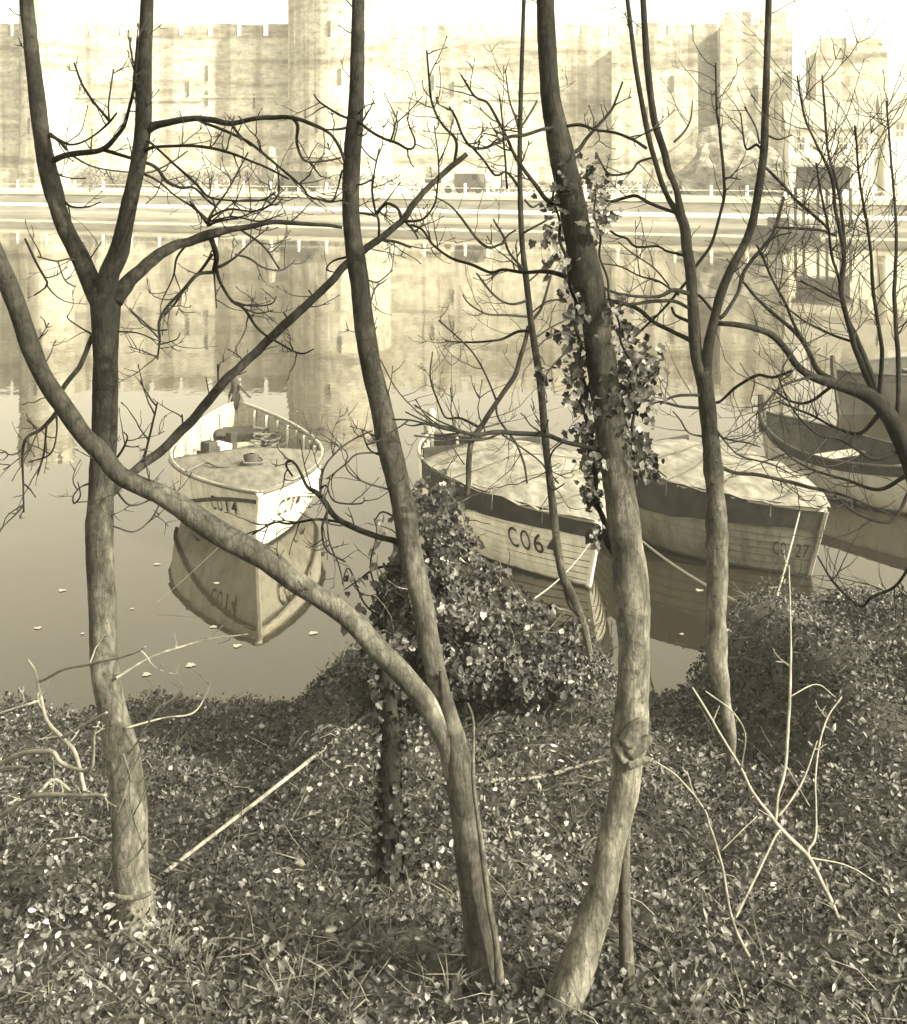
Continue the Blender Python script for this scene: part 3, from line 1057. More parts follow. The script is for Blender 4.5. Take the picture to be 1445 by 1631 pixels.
def on_ground(px, py):
    """distance at which the sight line of a pixel meets the bank"""
    d = 3.0
    while d < 11:
        p = P(px, py, d)
        if p.z < ground_z(p.x, p.y): return d
        d += .03
    return 9.0


# ------------------------------------------------------------------ ivy carpet (stuff): numpy mesh of many leaves
IVY = [(0, 0), (.26, -.12), (.47, .08), (.36, .28), (.44, .52), (.24, .64), (0, 1.0), (-.24, .64), (-.44, .52), (-.36, .28), (-.47, .08), (-.26, -.12)]


def leaf_cloud(name, pts, nrm, sizes, tones, mat, shape=None, parent=None, rng=None):
    """pts (n,3), nrm (n,3) leaf normal, builds an ivy-outlined fan per leaf"""
    g = np.random.default_rng(rng or 5)
    sh = np.array(shape or IVY)
    n, k = len(pts), len(sh)
    pts, nrm = np.asarray(pts, float), np.asarray(nrm, float)
    nrm /= np.linalg.norm(nrm, axis=1)[:, None]
    r = g.normal(size=(n, 3))
    u = np.cross(nrm, r); u /= np.linalg.norm(u, axis=1)[:, None]
    w = np.cross(nrm, u)
    s = np.asarray(sizes)[:, None]
    V = np.zeros((n, k + 1, 3))
    cen = np.array((0, .38))
    curl = g.uniform(-.1, .35, (n, 1))
    for i in range(k + 1):
        x, y = sh[i] if i < k else cen
        h = abs(x) * .35 * (1 if i < k else 0)
        V[:, i] = pts + u * s * x + w * s * (y - .4) + nrm * s * (h + curl * (y - .4) ** 2 * 1.2)
    base = (np.arange(n) * (k + 1))[:, None]
    idx = np.arange(k)
    tri = np.stack([np.broadcast_to(idx, (n, k)) + base, np.broadcast_to((idx + 1) % k, (n, k)) + base, np.broadcast_to(np.full(k, k), (n, k)) + base], axis=2).reshape(-1)
    me = bpy.data.meshes.new(name)
    nv, nf = n * (k + 1), n * k
    me.vertices.add(nv); me.vertices.foreach_set('co', V.reshape(-1))
    me.loops.add(nf * 3); me.loops.foreach_set('vertex_index', tri.astype(np.int32))
    me.polygons.add(nf); me.polygons.foreach_set('loop_start', (np.arange(nf) * 3).astype(np.int32))
    a = me.attributes.new('tone', 'FLOAT_COLOR', 'FACE')
    t = np.repeat(np.asarray(tones), k)
    a.data.foreach_set('color', np.stack([t, t * .98, t * .95, np.ones_like(t)], 1).astype(np.float32).reshape(-1))
    me.update(calc_edges=True)
    me.materials.append(mat)
    o = bpy.data.objects.new(name, me)
    col.objects.link(o)
    if parent is not None:
        o.parent = parent
        if parent.get('_abs'):
            o.matrix_parent_inverse = Matrix.Translation(-Vector(parent.location))
    return o


g = np.random.default_rng(7)
pts, nrm, sz, tone = [], [], [], []
for _ in range(205000):
    Y = 3.2 + (g.random() ** .85) * 7.2
    X = (g.random() - .5) * (Y * .80 + 4.6)
    if abs(X) > Y * .40 + .5 and g.random() < .55: continue
    if Y > crest(X) + 1.1: continue
    dens = noise.noise(Vector((X * 1.1, Y * 1.1, 4)))
    if g.random() > 1.02 + .8 * dens: continue
    z = ground_z(X, Y)
    md = noise.noise(Vector((X * 1.9, Y * 1.9, 8)))
    lift = abs(g.normal()) * .03 + .34 * max(0, md - .05) * g.random() ** .5
    pts.append((X, Y, z + .01 + lift))
    nrm.append((g.normal() * .75, g.normal() * .75 - .35, 1.0))
    sz.append(g.uniform(.010, .018) + .016 * g.random() ** 3)
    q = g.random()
    pale = noise.noise(Vector((X * 1.3 + 3, Y * 1.3, 1))) + .6 * noise.noise(Vector((X * 4 + 3, Y * 4, 1))) - .1 - .35 * smooth(.4, 1.6, X) + .25 * (1 - smooth(-1.2, -.2, X)) * (1 - smooth(4.5, 6.5, Y))  # fewer pale leaves to the right: shade of that side put into leaf tone
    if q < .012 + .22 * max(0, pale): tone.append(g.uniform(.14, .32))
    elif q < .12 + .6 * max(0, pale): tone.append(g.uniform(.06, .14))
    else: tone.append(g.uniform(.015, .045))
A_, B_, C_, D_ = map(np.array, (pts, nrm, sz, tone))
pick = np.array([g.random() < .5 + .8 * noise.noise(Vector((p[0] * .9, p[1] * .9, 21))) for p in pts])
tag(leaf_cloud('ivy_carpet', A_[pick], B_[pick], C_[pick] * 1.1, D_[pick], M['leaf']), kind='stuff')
OVAL = [(0, 0), (.16, .15), (.24, .42), (.16, .75), (0, 1.0), (-.16, .75), (-.24, .42), (-.16, .15)]
np_ = ~pick
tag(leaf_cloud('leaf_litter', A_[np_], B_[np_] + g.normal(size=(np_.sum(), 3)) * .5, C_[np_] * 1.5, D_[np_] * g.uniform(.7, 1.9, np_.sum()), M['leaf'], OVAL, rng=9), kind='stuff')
# tufts of rough grass
bl = MB()
for _ in range(260):
    Y = 3.4 + g.random() * 5.6; X = (g.random() - .5) * (Y * .8 + 1)
    if noise.noise(Vector((X * .8, Y * .8, 33))) < .0: continue
    p = Vector((X, Y, ground_z(X, Y)))
    for _ in range(16):
        a = g.uniform(0, 6.28); l = g.uniform(.05, .17); w = g.uniform(.0015, .003)
        d = Vector((math.cos(a) * .7, math.sin(a) * .7, g.uniform(.4, 1.2))).normalized(); sd = Vector((-math.sin(a), math.cos(a), 0)) * w
        q1 = p + d * l * .55; q2 = p + d * l + Vector((math.cos(a), math.sin(a), -.6)) * l * .3
        bl.face([p - sd, p + sd, q1 + sd, q1 - sd]); bl.face([q1 - sd, q1 + sd, q2])
tag(bl.build('rough_grass', M['stalk']), kind='stuff')

# dead stalks, grass and litter on the bank
mb = MB()
for _ in range(2600):
    Y = 3.3 + g.random() * 6.6; X = (g.random() - .5) * (Y * .8 + 1)
    if Y > crest(X) + .6: continue
    p = Vector((X, Y, ground_z(X, Y)))
    a = g.uniform(0, 6.28); l = g.uniform(.06, .28)
    d = Vector((math.cos(a), math.sin(a), g.uniform(-.1, .9))).normalized()
    q1 = p + d * l * .5 + Vector((0, 0, .03)); q2 = p + d * l + Vector((g.normal() * .03, g.normal() * .03, g.normal() * .02))
    r_ = g.uniform(.001, .003)
    mb.tube([p, q1, q2], [r_, r_, r_ * .5], 3)
tag(mb.build('dead_stalks', M['stalk']), kind='stuff')
# dark runners of the ivy
mb = MB()
for _ in range(420):
    Y = 3.3 + g.random() * 6.4; X = (g.random() - .5) * (Y * .8 + 1)
    a = g.uniform(0, 6.28); q = []
    for k in range(9):
        a += g.normal() * .5; X += .06 * math.cos(a); Y += .06 * math.sin(a)
        q.append((X, Y, ground_z(X, Y) + .05 + .02 * g.normal()))
    if Y < crest(X) + .5: mb.tube(q, [.005 - .0003 * k for k in range(9)], 4)
tag(mb.build('ivy_runners', M['bark_grey']), kind='stuff')


# ------------------------------------------------------------------ trees traced as strokes
def auto_twigs(mb, pts3, r0, rng, n, L, level=0, up=.5):
    """small upturned twigs along the outer part of a branch"""
    k = len(pts3)
    for _ in range(n):
        i = int(k * rng.uniform(.25, 1.0)); i = min(k - 2, max(1, i))
        p = pts3[i]
        t = (pts3[i + 1] - pts3[i - 1]).normalized()
        side = Vector((rng.gauss(0, 1), rng.gauss(0, .6), rng.gauss(0, 1)))
        side = (side - t * side.dot(t)).normalized()
        d = (t * rng.uniform(.4, 1.0) + side * .9).normalized()
        l = L * rng.uniform(.4, 1.1)
        m = 6
        q = [p.copy()]
        for s in range(m):
            d = (d + Vector((rng.gauss(0, .16), rng.gauss(0, .12), rng.gauss(0, .16) + up * .16))).normalized()
            q.append(q[-1] + d * l / m)
        ra = min(r0, .0045) * rng.uniform(.55, .9)
        rad = [ra * (1 - .6 * s / m) for s in range(m + 1)]
        rad[-1] = ra * .75; rad[-2] = ra * .42          # a bud at the tip
        mb.tube(q, rad, 4)
        if level > 0:
            auto_twigs(mb, [Vector(x) for x in q], ra, rng, rng.randint(0, 3), l * .5, level - 1, up)


class Tree:
    def __init__(s, name, label, cat, d, base, group='bare riverside trees', mats=('bark_mid', 'bark_dark', 'twig'), seed=1, twig_len=.22, twigs=1.35, jit=.06, flat=False):
        s.d, s.rng = d, random.Random(seed)
        s.mats = mats
        dg = d
        s.root = thing(name, label, cat, P(base[0], base[1], d), group)
        s.known = []
        s.tw = MB(); s.twl = twig_len; s.twn = twigs; s.jit = jit

    def stroke(s, pts, name='branch', dd=None, d0=None, mat=None, n=None, twigs=None, ground=False, rough=None):
        pts = [tuple(map(float, p)) for p in pts]
        if name == 'branch' and pts[0][2] < pts[-1][2] - .4:
            pts = pts[::-1]
        d_start = s.d
        if d0 is not None:
            d_start = d0
        elif s.known:
            best = min(s.known, key=lambda q: math.hypot(q[0] - pts[0][0], q[1] - pts[0][1]))
            if math.hypot(best[0] - pts[0][0], best[1] - pts[0][1]) < 26: d_start = best[2]
        Lpx = sum(math.hypot(a[0] - b[0], a[1] - b[1]) for a, b in zip(pts, pts[1:]))
        if dd is None:
            dd = s.rng.choice((-1, 1)) * min(.9, Lpx / 260) * s.rng.uniform(.2, .7) if name == 'branch' else 0.0
        res = catmull(pts, 7 if Lpx < 500 else 12)
        acc = 0.0; p3 = []; rad = []
        ph = s.rng.uniform(0, 50)
        for i, q in enumerate(res):
            if i: acc += math.hypot(q[0] - res[i - 1][0], q[1] - res[i - 1][1])
            d = d_start + dd * acc / max(1, Lpx)
            w = max(1.2, q[2]) * d / F / 2
            p = P(q[0], q[1], d)
            if name == 'branch' and 0 < i < len(res) - 1:
                p += Vector((noise.noise(Vector((acc * .035, ph, 0))), 0, noise.noise(Vector((acc * .035, ph, 9))))) * (w * .35)
            p3.append(p); rad.append(w * (1 + .05 * noise.noise(Vector((acc * .02, ph, 3))) + .04 * noise.noise(Vector((acc * .06, ph, 7)))))
            s.known.append((q[0], q[1], d))
        wpx = max(p[2] for p in pts)
        n = n or (18 if wpx > 24 else 10 if wpx > 9 else 7 if wpx > 4 else 5)
        mb = MB(); mb.tube(p3, rad, n, (s.jit if wpx > 12 else .06) if rough is None else rough)
        m = M[mat] if mat else (M[s.mats[0]] if wpx > 20 else M[s.mats[1]] if wpx > 4.5 else M[s.mats[2]])
        mb.build(name, m, s.root, True)
        if twigs is None:
            twigs = int(round(s.twn * Lpx / 42)) if wpx < 14 else int(s.twn * Lpx / 160)
        if twigs:
            auto_twigs(s.tw, p3, rad[len(rad) // 2], s.rng, twigs, s.twl * (d_start / 5.5), 1)
        return p3

    def finish(s):
        if s.tw.v:
            tag(s.tw.build('twigs', M[s.mats[2]], s.root), kind='stuff')


# --- tree 1: forked tree at the left
T = Tree('bare_tree', 'forked bare tree at the left with a cracked pale base', 'tree', 4.4, (215, 1500), mats=('bark_mid', 'bark_dark', 'twig'), seed=11)
T.stroke([(232, 1640, 96), (222, 1520, 78), (214, 1440, 64), (208, 1380, 57), (205, 1290, 56), (198, 1220, 54), (178, 1130, 46), (166, 1060, 44), (163, 960, 44), (158, 860, 46), (160, 800, 42), (166, 700, 41), (168, 600, 40), (168, 532, 40), (168, 482, 48), (168, 455, 40)], 'trunk', twigs=2)
T.stroke([(166, 490, 36), (150, 460, 32), (131, 416, 30), (102, 359, 27), (84, 299, 30), (70, 240, 27), (58, 150, 25), (46, 40, 22), (36, -60, 20)], 'limb', dd=.3)
T.stroke([(168, 490, 40), (172, 442, 34), (190, 399, 32), (204, 333, 26), (219, 266, 25), (228, 200, 27), (229, 133, 25), (233, 40, 22), (236, -60, 20)], 'limb', dd=-.2)
T.stroke([(180, 480, 32), (196, 459, 28), (216, 437, 22), (246, 412, 20), (276, 391, 17), (299, 386, 15), (332, 374, 17), (365, 366, 11), (399, 361, 9), (432, 354, 8), (480, 356, 7), (520, 359, 6), (545, 362, 6)], dd=.3)
# the collar where the long limb leaves
T.stroke([(148, 850, 16), (150, 818, 20), (166, 793, 18), (186, 776, 15), (216, 749, 14), (259, 716, 15), (299, 676, 15), (335, 636, 15), (365, 600, 15), (405, 563, 14), (460, 512, 14), (493, 482, 13), (526, 449, 13), (553, 419, 13), (593, 389, 12), (620, 369, 11), (646, 346, 11), (659, 323, 10), (692, 289, 9), (726, 259, 9), (744, 245, 8)], dd=.25, mat='bark_mid', twigs=6)
T1 = [
    [(332, 374, 11), (339, 386, 9), (345, 409, 9), (341, 432, 8)], [(341, 432, 4), (342, 452, 3), (345, 490, 2.5)],
    [(345, 430, 6), (352, 452, 5), (369, 479, 5), (389, 492, 5), (412, 525, 4), (442, 545, 3.5), (478, 563, 3), (500, 556, 2)],
    [(342, 434, 6), (332, 434, 6), (312, 439, 6), (292, 462, 6), (266, 489, 5), (254, 512, 5), (254, 542, 4), (251, 572, 3)],
    [(341, 425, 6), (352, 424, 6), (375, 409, 4), (399, 386, 3), (428, 362, 2.5)],
    [(338, 405, 5), (319, 432, 5), (299, 452, 4), (282, 479, 4), (262, 502, 4)],
    [(369, 479, 4), (399, 487, 3), (432, 484, 2.5), (440, 472, 2)], [(372, 481, 3), (385, 489, 3), (409, 499, 2.5), (435, 494, 2)],
    [(254, 540, 3), (240, 525, 3), (222, 512, 2)], [(266, 525, 3), (245, 525, 2.5), (215, 500, 2.5), (207, 490, 2)], [(251, 570, 3), (235, 562, 2.5), (205, 552, 2)], [(256, 548, 3), (268, 545, 2.5), (282, 540, 2), (287, 530, 2)],
    [(236, 205, 18), (250, 200, 14), (266, 196, 12), (309, 188, 10), (335, 191, 10), (369, 196, 9), (399, 190, 8), (432, 187, 8), (465, 187, 7), (503, 200, 6), (526, 213, 5), (540, 233, 5), (549, 255, 5)],
    [(465, 187, 6), (475, 200, 6), (473, 226, 5), (480, 250, 4), (493, 258, 3), (520, 256, 3), (543, 251, 3)],
    [(318, 192, 5), (350, 205, 5), (385, 220, 5), (415, 240, 5), (445, 266, 4), (480, 296, 4), (492, 312, 3), (510, 318, 3), (525, 322, 3), (548, 318, 2)],
    [(369, 198, 5), (382, 216, 4), (400, 232, 3.5)],
    [(226, 244, 7), (238, 236, 6), (259, 233, 5), (319, 233, 5), (365, 243, 5), (399, 256, 4), (429, 269, 4), (460, 285, 3)],
    [(220, 262, 7), (233, 260, 6), (252, 269, 6), (266, 289, 6), (289, 299, 5), (309, 299, 4), (330, 318, 4), (345, 330, 3)],
    [(228, 222, 5), (239, 226, 4), (276, 260, 4), (309, 289, 5), (332, 313, 4), (365, 319, 3), (415, 319, 3), (439, 306, 3)],
    [(214, 270, 5), (249, 286, 4), (276, 309, 3), (306, 329, 4), (329, 349, 5)],
    [(332, 360, 6), (333, 349, 5), (346, 326, 4), (365, 299, 3), (395, 243, 2.5)], [(333, 355, 5), (336, 346, 4), (365, 333, 4), (409, 336, 3), (442, 313, 3), (443, 273, 3)],
    [(334, 358, 5), (350, 352, 4), (385, 345, 3), (420, 330, 2)], [(330, 356, 5), (318, 340, 4), (302, 320, 3)], [(340, 350, 3), (380, 320, 3), (430, 318, 3), (455, 300, 2)], [(336, 352, 4), (372, 345, 3), (415, 352, 3), (452, 340, 2)],
    [(382, 365, 4), (412, 385, 4), (428, 402, 3), (445, 428, 3)], [(375, 405, 4), (398, 412, 4), (420, 426, 3), (448, 430, 3), (470, 415, 2)], [(299, 386, 4), (282, 410, 4), (276, 440, 3), (262, 470, 2)],
    [(84, 256, 11), (110, 246, 10), (163, 238, 9), (186, 216, 7), (199, 196, 6), (206, 170, 5), (213, 143, 5), (216, 100, 5), (220, 60, 4)],
    [(163, 238, 7), (186, 245, 6), (216, 254, 5)], [(72, 212, 6), (100, 225, 5), (116, 230, 4), (143, 220, 3), (173, 196, 4), (186, 180, 3)],
    [(174, 192, 5), (150, 163, 4), (130, 132, 4), (118, 100, 3)], [(174, 190, 4), (173, 166, 3), (176, 143, 3), (181, 110, 3)], [(80, 213, 6), (94, 224, 6), (106, 238, 6)],
    [(112, 246, 4), (150, 266, 3), (206, 274, 3), (239, 274, 3), (272, 259, 3), (299, 240, 2.5)], [(84, 270, 4), (96, 279, 3), (116, 284, 2), (136, 284, 2)],
    [(96, 315, 5), (113, 329, 4), (140, 329, 3), (160, 322, 2)], [(132, 418, 4), (110, 412, 3), (90, 416, 3), (60, 409, 3)], [(136, 415, 3), (143, 412, 2.5), (161, 386, 2)], [(92, 416, 3), (103, 446, 2.5), (120, 457, 2.5)],
    [(40, 380, 4), (58, 419, 4), (71, 442, 4), (75, 455, 3), (55, 470, 3)],
    [(150, 534, 4), (132, 524, 3), (110, 509, 2.5), (107, 502, 2)], [(186, 528, 3), (219, 530, 2.5), (249, 542, 2)],
    [(152, 532, 9), (146, 538, 8), (130, 578, 8), (118, 595, 8), (100, 620, 8), (90, 656, 8), (66, 683, 6), (38, 705, 5), (37, 776, 3), (38, 816, 3)],
    [(74, 678, 4), (70, 720, 4), (60, 756, 3)], [(90, 660, 4), (90, 690, 3), (80, 723, 3), (46, 736, 2.5)],
    [(184, 780, 4), (206, 804, 3), (233, 799, 3), (262, 782, 2)], [(180, 838, 3), (213, 847, 2.5), (239, 829, 2.5), (254, 804, 2)], [(142, 770, 4), (128, 776, 3), (117, 790, 3), (118, 802, 3), (128, 790, 2.5), (124, 768, 2)],
    [(222, 746, 4), (229, 733, 4), (239, 693, 4), (251, 640, 3)], [(184, 732, 4), (196, 715, 4), (203, 696, 3), (196, 688, 2)], [(200, 710, 3), (212, 712, 2), (222, 710, 2)],
    [(640, 352, 6), (633, 332, 5), (616, 324, 5), (604, 336, 4), (598, 342, 4), (573, 339, 3)], [(642, 352, 5), (673, 349, 4), (692, 326, 3), (697, 299, 3), (699, 259, 2.5), (692, 200, 2)], [(698, 262, 3), (712, 230, 2), (722, 190, 2)],
    [(604, 378, 5), (603, 350, 4), (599, 339, 4), (593, 306, 4), (596, 276, 3), (604, 236, 2.5)], [(606, 381, 5), (633, 386, 5), (654, 394, 4)],
    [(724, 262, 5), (726, 223, 5), (706, 200, 4), (689, 166, 4), (684, 130, 4), (680, 80, 3)], [(556, 408, 5), (530, 416, 3), (520, 429, 2.5), (535, 434, 2)], [(645, 352, 4), (660, 368, 4), (666, 380, 3)],
    [(460, 510, 4), (452, 498, 3)], [(500, 476, 3), (492, 462, 3)], [(348, 612, 3), (347, 580, 3)], [(292, 682, 3), (290, 660, 3)], [(334, 634, 2), (328, 600, 2)],
]
for st in T1: T.stroke(st)
# ivy stems that net the pale base
for st in ([(186, 1300, 3), (196, 1272, 3), (202, 1250, 4), (210, 1228, 3), (222, 1204, 3), (228, 1180, 3)], [(196, 1200, 3), (203, 1222, 4), (208, 1240, 4), (206, 1262, 4), (212, 1300, 4), (222, 1330, 3), (229, 1352, 3)], [(206, 1240, 3), (218, 1246, 3), (231, 1238, 3)],
           [(190, 1384, 4), (206, 1374, 5), (222, 1357, 4), (234, 1336, 3)], [(182, 1426, 7), (198, 1430, 9), (216, 1430, 9), (232, 1426, 8), (244, 1420, 5)], [(212, 1300, 3), (224, 1276, 3), (236, 1250, 3)], [(188, 1340, 3), (198, 1322, 3), (213, 1302, 3)]):
    T.stroke(st, 'ivy_stem', d0=4.29, mat='bark_mid', twigs=0, rough=.3)
T.finish()

# --- tree 2: leaning pair that forks near the ground
T = Tree('bare_tree', 'bare tree forking low into an upright stem and a long leaning limb', 'tree', 3.9, (767, 1575), mats=('bark_mid', 'bark_dark', 'twig'), seed=22)
T.stroke([(774, 1680, 82), (769, 1575, 66), (764, 1488, 52), (752, 1395, 46), (740, 1290, 46), (733, 1235, 46), (726, 1190, 40), (716, 1140, 28), (708, 1100, 16), (702, 1070, 6)], 'trunk', twigs=0, mat='bark_grey')  # darker bark than the limbs: shadow on the lower trunk put into its colour
T.stroke([(724, 1235, 34), (712, 1180, 30), (700, 1100, 33), (684, 1025, 34), (673, 959, 34), (656, 892, 37), (646, 826, 37), (636, 776, 37), (620, 710, 38), (606, 643, 34), (590, 577, 33), (578, 499, 32), (573, 449, 30), (565, 399, 30), (559, 333, 27), (561, 250, 27), (565, 200, 27), (568, 146, 24), (570, 60, 22), (572, -60, 20)], 'stem', dd=.35)
T.stroke([(724, 1230, 28), (716, 1195, 32), (700, 1158, 34), (677, 1117, 34), (640, 1072, 34), (600, 1032, 33), (560, 988, 33), (510, 952, 31), (475, 929, 34), (432, 896, 36), (399, 876, 37), (349, 849, 38), (319, 829, 38), (286, 806, 36), (252, 786, 32), (213, 769, 30), (186, 753, 29), (160, 720, 30), (133, 693, 28), (100, 646, 30), (71, 603, 28), (50, 555, 30), (20, 470, 30), (-30, 350, 28), (-90, 200, 26)], 'limb', dd=-.1)
T.stroke([(745, 1120, 4), (754, 1151, 5), (754, 1245, 6), (761, 1301, 7), (771, 1376, 10), (778, 1432, 10), (790, 1500, 11), (796, 1560, 16), (802, 1640, 18)], 'root_sucker', d0=3.82, mat='bark_pale', twigs=0)
T2 = [
    [(566, 186, 5), (585, 205, 5), (610, 220, 5), (633, 228, 5), (649, 237, 4), (659, 235, 3), (661, 223, 3), (653, 203, 2.5), (648, 186, 2)],
    [(627, 226, 3), (633, 196, 2.5), (623, 170, 2), (612, 148, 2)], [(633, 195, 2.5), (653, 176, 2), (673, 153, 2)], [(566, 205, 3), (580, 190, 2.5), (596, 160, 2)], [(566, 190, 4), (580, 170, 2.5), (598, 164, 2)],
    [(560, 190, 5), (536, 180, 4), (510, 163, 3), (500, 150, 2)], [(558, 200, 5), (548, 204, 5), (531, 206, 4), (518, 206, 3)], [(562, 294, 4), (575, 294, 3), (593, 286, 3), (598, 282, 2)],
    [(575, 446, 4), (588, 447, 3), (603, 449, 2.5), (626, 430, 2)], [(590, 486, 3), (598, 459, 3), (616, 445, 2)], [(556, 280, 4), (545, 272, 4), (538, 300, 3), (528, 320, 3), (505, 312, 2)],
    [(600, 575, 3), (606, 573, 2.5), (629, 616, 2), (659, 650, 2), (699, 683, 2), (740, 740, 2)],
    [(612, 725, 4), (600, 723, 3), (586, 713, 3), (576, 683, 2.5)], [(612, 722, 3), (570, 723, 3), (550, 740, 3), (520, 763, 2.5)], [(628, 784, 4), (616, 779, 3), (583, 769, 3), (560, 756, 2.5), (550, 740, 2.5), (552, 720, 2), (510, 690, 2)],
    [(640, 868, 12), (626, 862, 10), (593, 852, 9), (560, 839, 9), (533, 822, 9), (510, 789, 9), (490, 776, 6), (480, 756, 5), (470, 739, 4), (460, 733, 4), (456, 742, 3), (466, 758, 3)],
    [(510, 789, 4), (516, 746, 3), (540, 716, 3), (570, 696, 3), (593, 686, 2.5)], [(512, 778, 4), (520, 773, 3), (533, 799, 3), (576, 802, 2.5), (580, 792, 2)], [(566, 840, 5), (556, 836, 4), (510, 827, 4), (460, 834, 4), (438, 832, 3), (402, 851, 3)],
    [(522, 815, 5), (515, 832, 4), (513, 849, 4), (520, 876, 3), (550, 895, 3)], [(496, 780, 3), (485, 740, 2), (478, 700, 2)], [(520, 800, 3), (524, 860, 3), (540, 900, 3), (548, 935, 2)],
    [(624, 672, 3), (612, 660, 3)], [(578, 520, 4), (590, 545, 2), (600, 520, 2)],
]
for st in T2: T.stroke(st)
T.finish()

T = Tree('ivy_stump', 'dark ivy covered upright stem left of the low forked trunk', 'tree', 4.7, (618, 1480), group=None, mats=('bark_dark', 'bark_dark', 'twig'), seed=23)
STUMP = T.stroke([(606, 1640, 52), (612, 1540, 46), (616, 1440, 42), (620, 1330, 40), (624, 1220, 36), (620, 1130, 30), (612, 1070, 22), (604, 1040, 10)], 'trunk', twigs=3, rough=.3, dd=.5)
T.finish()
STUMP_ROOT = T.root

# --- tree 3: thick ivy-clad trunk right of centre
T = Tree('ivy_clad_tree', 'thick trunk right of centre with ivy up its sides and a swollen joint', 'tree', 3.75, (905, 1590), mats=('bark_pale', 'bark_dark', 'twig'), seed=33)
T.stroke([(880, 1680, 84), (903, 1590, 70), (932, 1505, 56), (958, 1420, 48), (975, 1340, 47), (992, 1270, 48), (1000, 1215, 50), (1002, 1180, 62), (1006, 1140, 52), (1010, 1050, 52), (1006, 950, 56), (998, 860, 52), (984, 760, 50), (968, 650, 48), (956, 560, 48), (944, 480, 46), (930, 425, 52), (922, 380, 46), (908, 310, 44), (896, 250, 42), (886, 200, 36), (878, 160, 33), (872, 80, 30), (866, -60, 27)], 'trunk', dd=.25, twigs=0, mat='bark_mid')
T.stroke([(1000, 1215, 14), (998, 1290, 15), (996, 1360, 16), (995, 1450, 20), (1000, 1560, 25), (1004, 1660, 28)], 'root_sucker', d0=3.83, twigs=0)
for st in ([(1000, 1200, 30), (1016, 1190, 26), (1030, 1180, 18), (1037, 1174, 8)], [(1000, 1215, 28), (1018, 1211, 20), (1032, 1210, 12), (1038, 1210, 5)], [(996, 1210, 26), (985, 1192, 18), (980, 1184, 8)], [(1000, 1185, 30), (1014, 1160, 22), (1024, 1148, 12)]):
    T.stroke(st, 'burr', d0=3.765, twigs=0, rough=.5, mat='bark_mid')
T3 = [
    [(890, 202, 7), (865, 206, 6), (832, 216, 6), (812, 218, 6), (792, 228, 5), (769, 236, 5), (749, 233, 5), (736, 213, 4), (726, 186, 4), (716, 170, 3)],
    [(752, 234, 4), (769, 253, 4), (789, 279, 4), (805, 273, 4), (815, 282, 5), (825, 296, 5)], [(900, 325, 9), (872, 319, 8), (852, 293, 7), (825, 256, 6), (809, 223, 5), (792, 190, 5), (776, 163, 4), (756, 153, 4), (735, 120, 3)],
    [(888, 204, 7), (902, 201, 6), (925, 199, 6), (951, 207, 5), (982, 212, 5), (1008, 222, 5), (1030, 236, 6)], [(905, 245, 8), (922, 238, 7), (938, 216, 6), (965, 186, 5), (977, 169, 4), (992, 130, 3)],
    [(930, 448, 10), (905, 442, 9), (869, 432, 7), (835, 434, 6), (802, 429, 5), (782, 434, 5), (752, 422, 5), (719, 411, 4.5), (689, 389, 4), (673, 366, 4), (655, 358, 4)],
    [(965, 718, 9), (940, 713, 8), (908, 706, 7), (869, 693, 8), (825, 690, 8), (792, 688, 8), (760, 692, 7), (709, 683, 4), (659, 670, 3), (626, 668, 3)],
    [(808, 300, 4), (800, 190, 3), (795, 150, 2)], [(786, 205, 3), (792, 216, 3), (770, 212, 2)], [(818, 240, 3), (800, 236, 3), (778, 222, 2)], [(800, 206, 3), (830, 210, 2)],
    [(902, 700, 3), (880, 720, 3), (872, 760, 3), (880, 780, 3), (900, 770, 2)], [(918, 540, 4), (895, 530, 3), (870, 540, 3), (850, 560, 2)], [(935, 555, 3), (905, 560, 3), (875, 590, 3), (862, 620, 2)],
]
for st in T3: T.stroke(st)
T.finish()
T3ROOT = T.root

# --- tree 4: slim double-stemmed tree at the right
T = Tree('bare_tree', 'slim bare tree at the right that splits into two curving stems', 'tree', 6.4, (1163, 1255), mats=('bark_pale', 'bark_dark', 'twig'), seed=44, twig_len=.24)
T.stroke([(1162, 1290, 16), (1164, 1220, 15), (1163, 1165, 17), (1153, 1110, 22), (1143, 1050, 32), (1142, 992, 33), (1143, 925, 34), (1143, 859, 34), (1139, 793, 31), (1134, 726, 29), (1128, 660, 27), (1123, 610, 26), (1120, 590, 26)], 'trunk', twigs=2, rough=.16, mat='bark_mid')
T.stroke([(1121, 610, 24), (1118, 598, 23), (1109, 565, 20), (1106, 522, 20), (1103, 472, 19), (1099, 422, 18), (1094, 394, 18), (1092, 368, 18), (1085, 340, 14), (1077, 300, 11), (1065, 271, 12), (1058, 241, 12), (1047, 208, 12), (1040, 177, 12), (1030, 90, 11), (1022, -50, 10)], 'stem', mat='bark_mid')
T.stroke([(1094, 375, 14), (1082, 345, 12), (1065, 316, 9), (1054, 290, 9), (1043, 253, 9), (1036, 229, 9), (1025, 176, 9), (1012, 100, 8), (995, -40, 7)], 'stem', dd=.3, mat='bark_mid')
T.stroke([(1124, 612, 20), (1128, 555, 17), (1139, 505, 15), (1149, 466, 15), (1166, 426, 14), (1186, 389, 13), (1199, 353, 13), (1209, 299, 13), (1217, 240, 13), (1219, 180, 12), (1222, 90, 11), (1226, -50, 10)], 'stem', dd=-.2, mat='bark_mid')
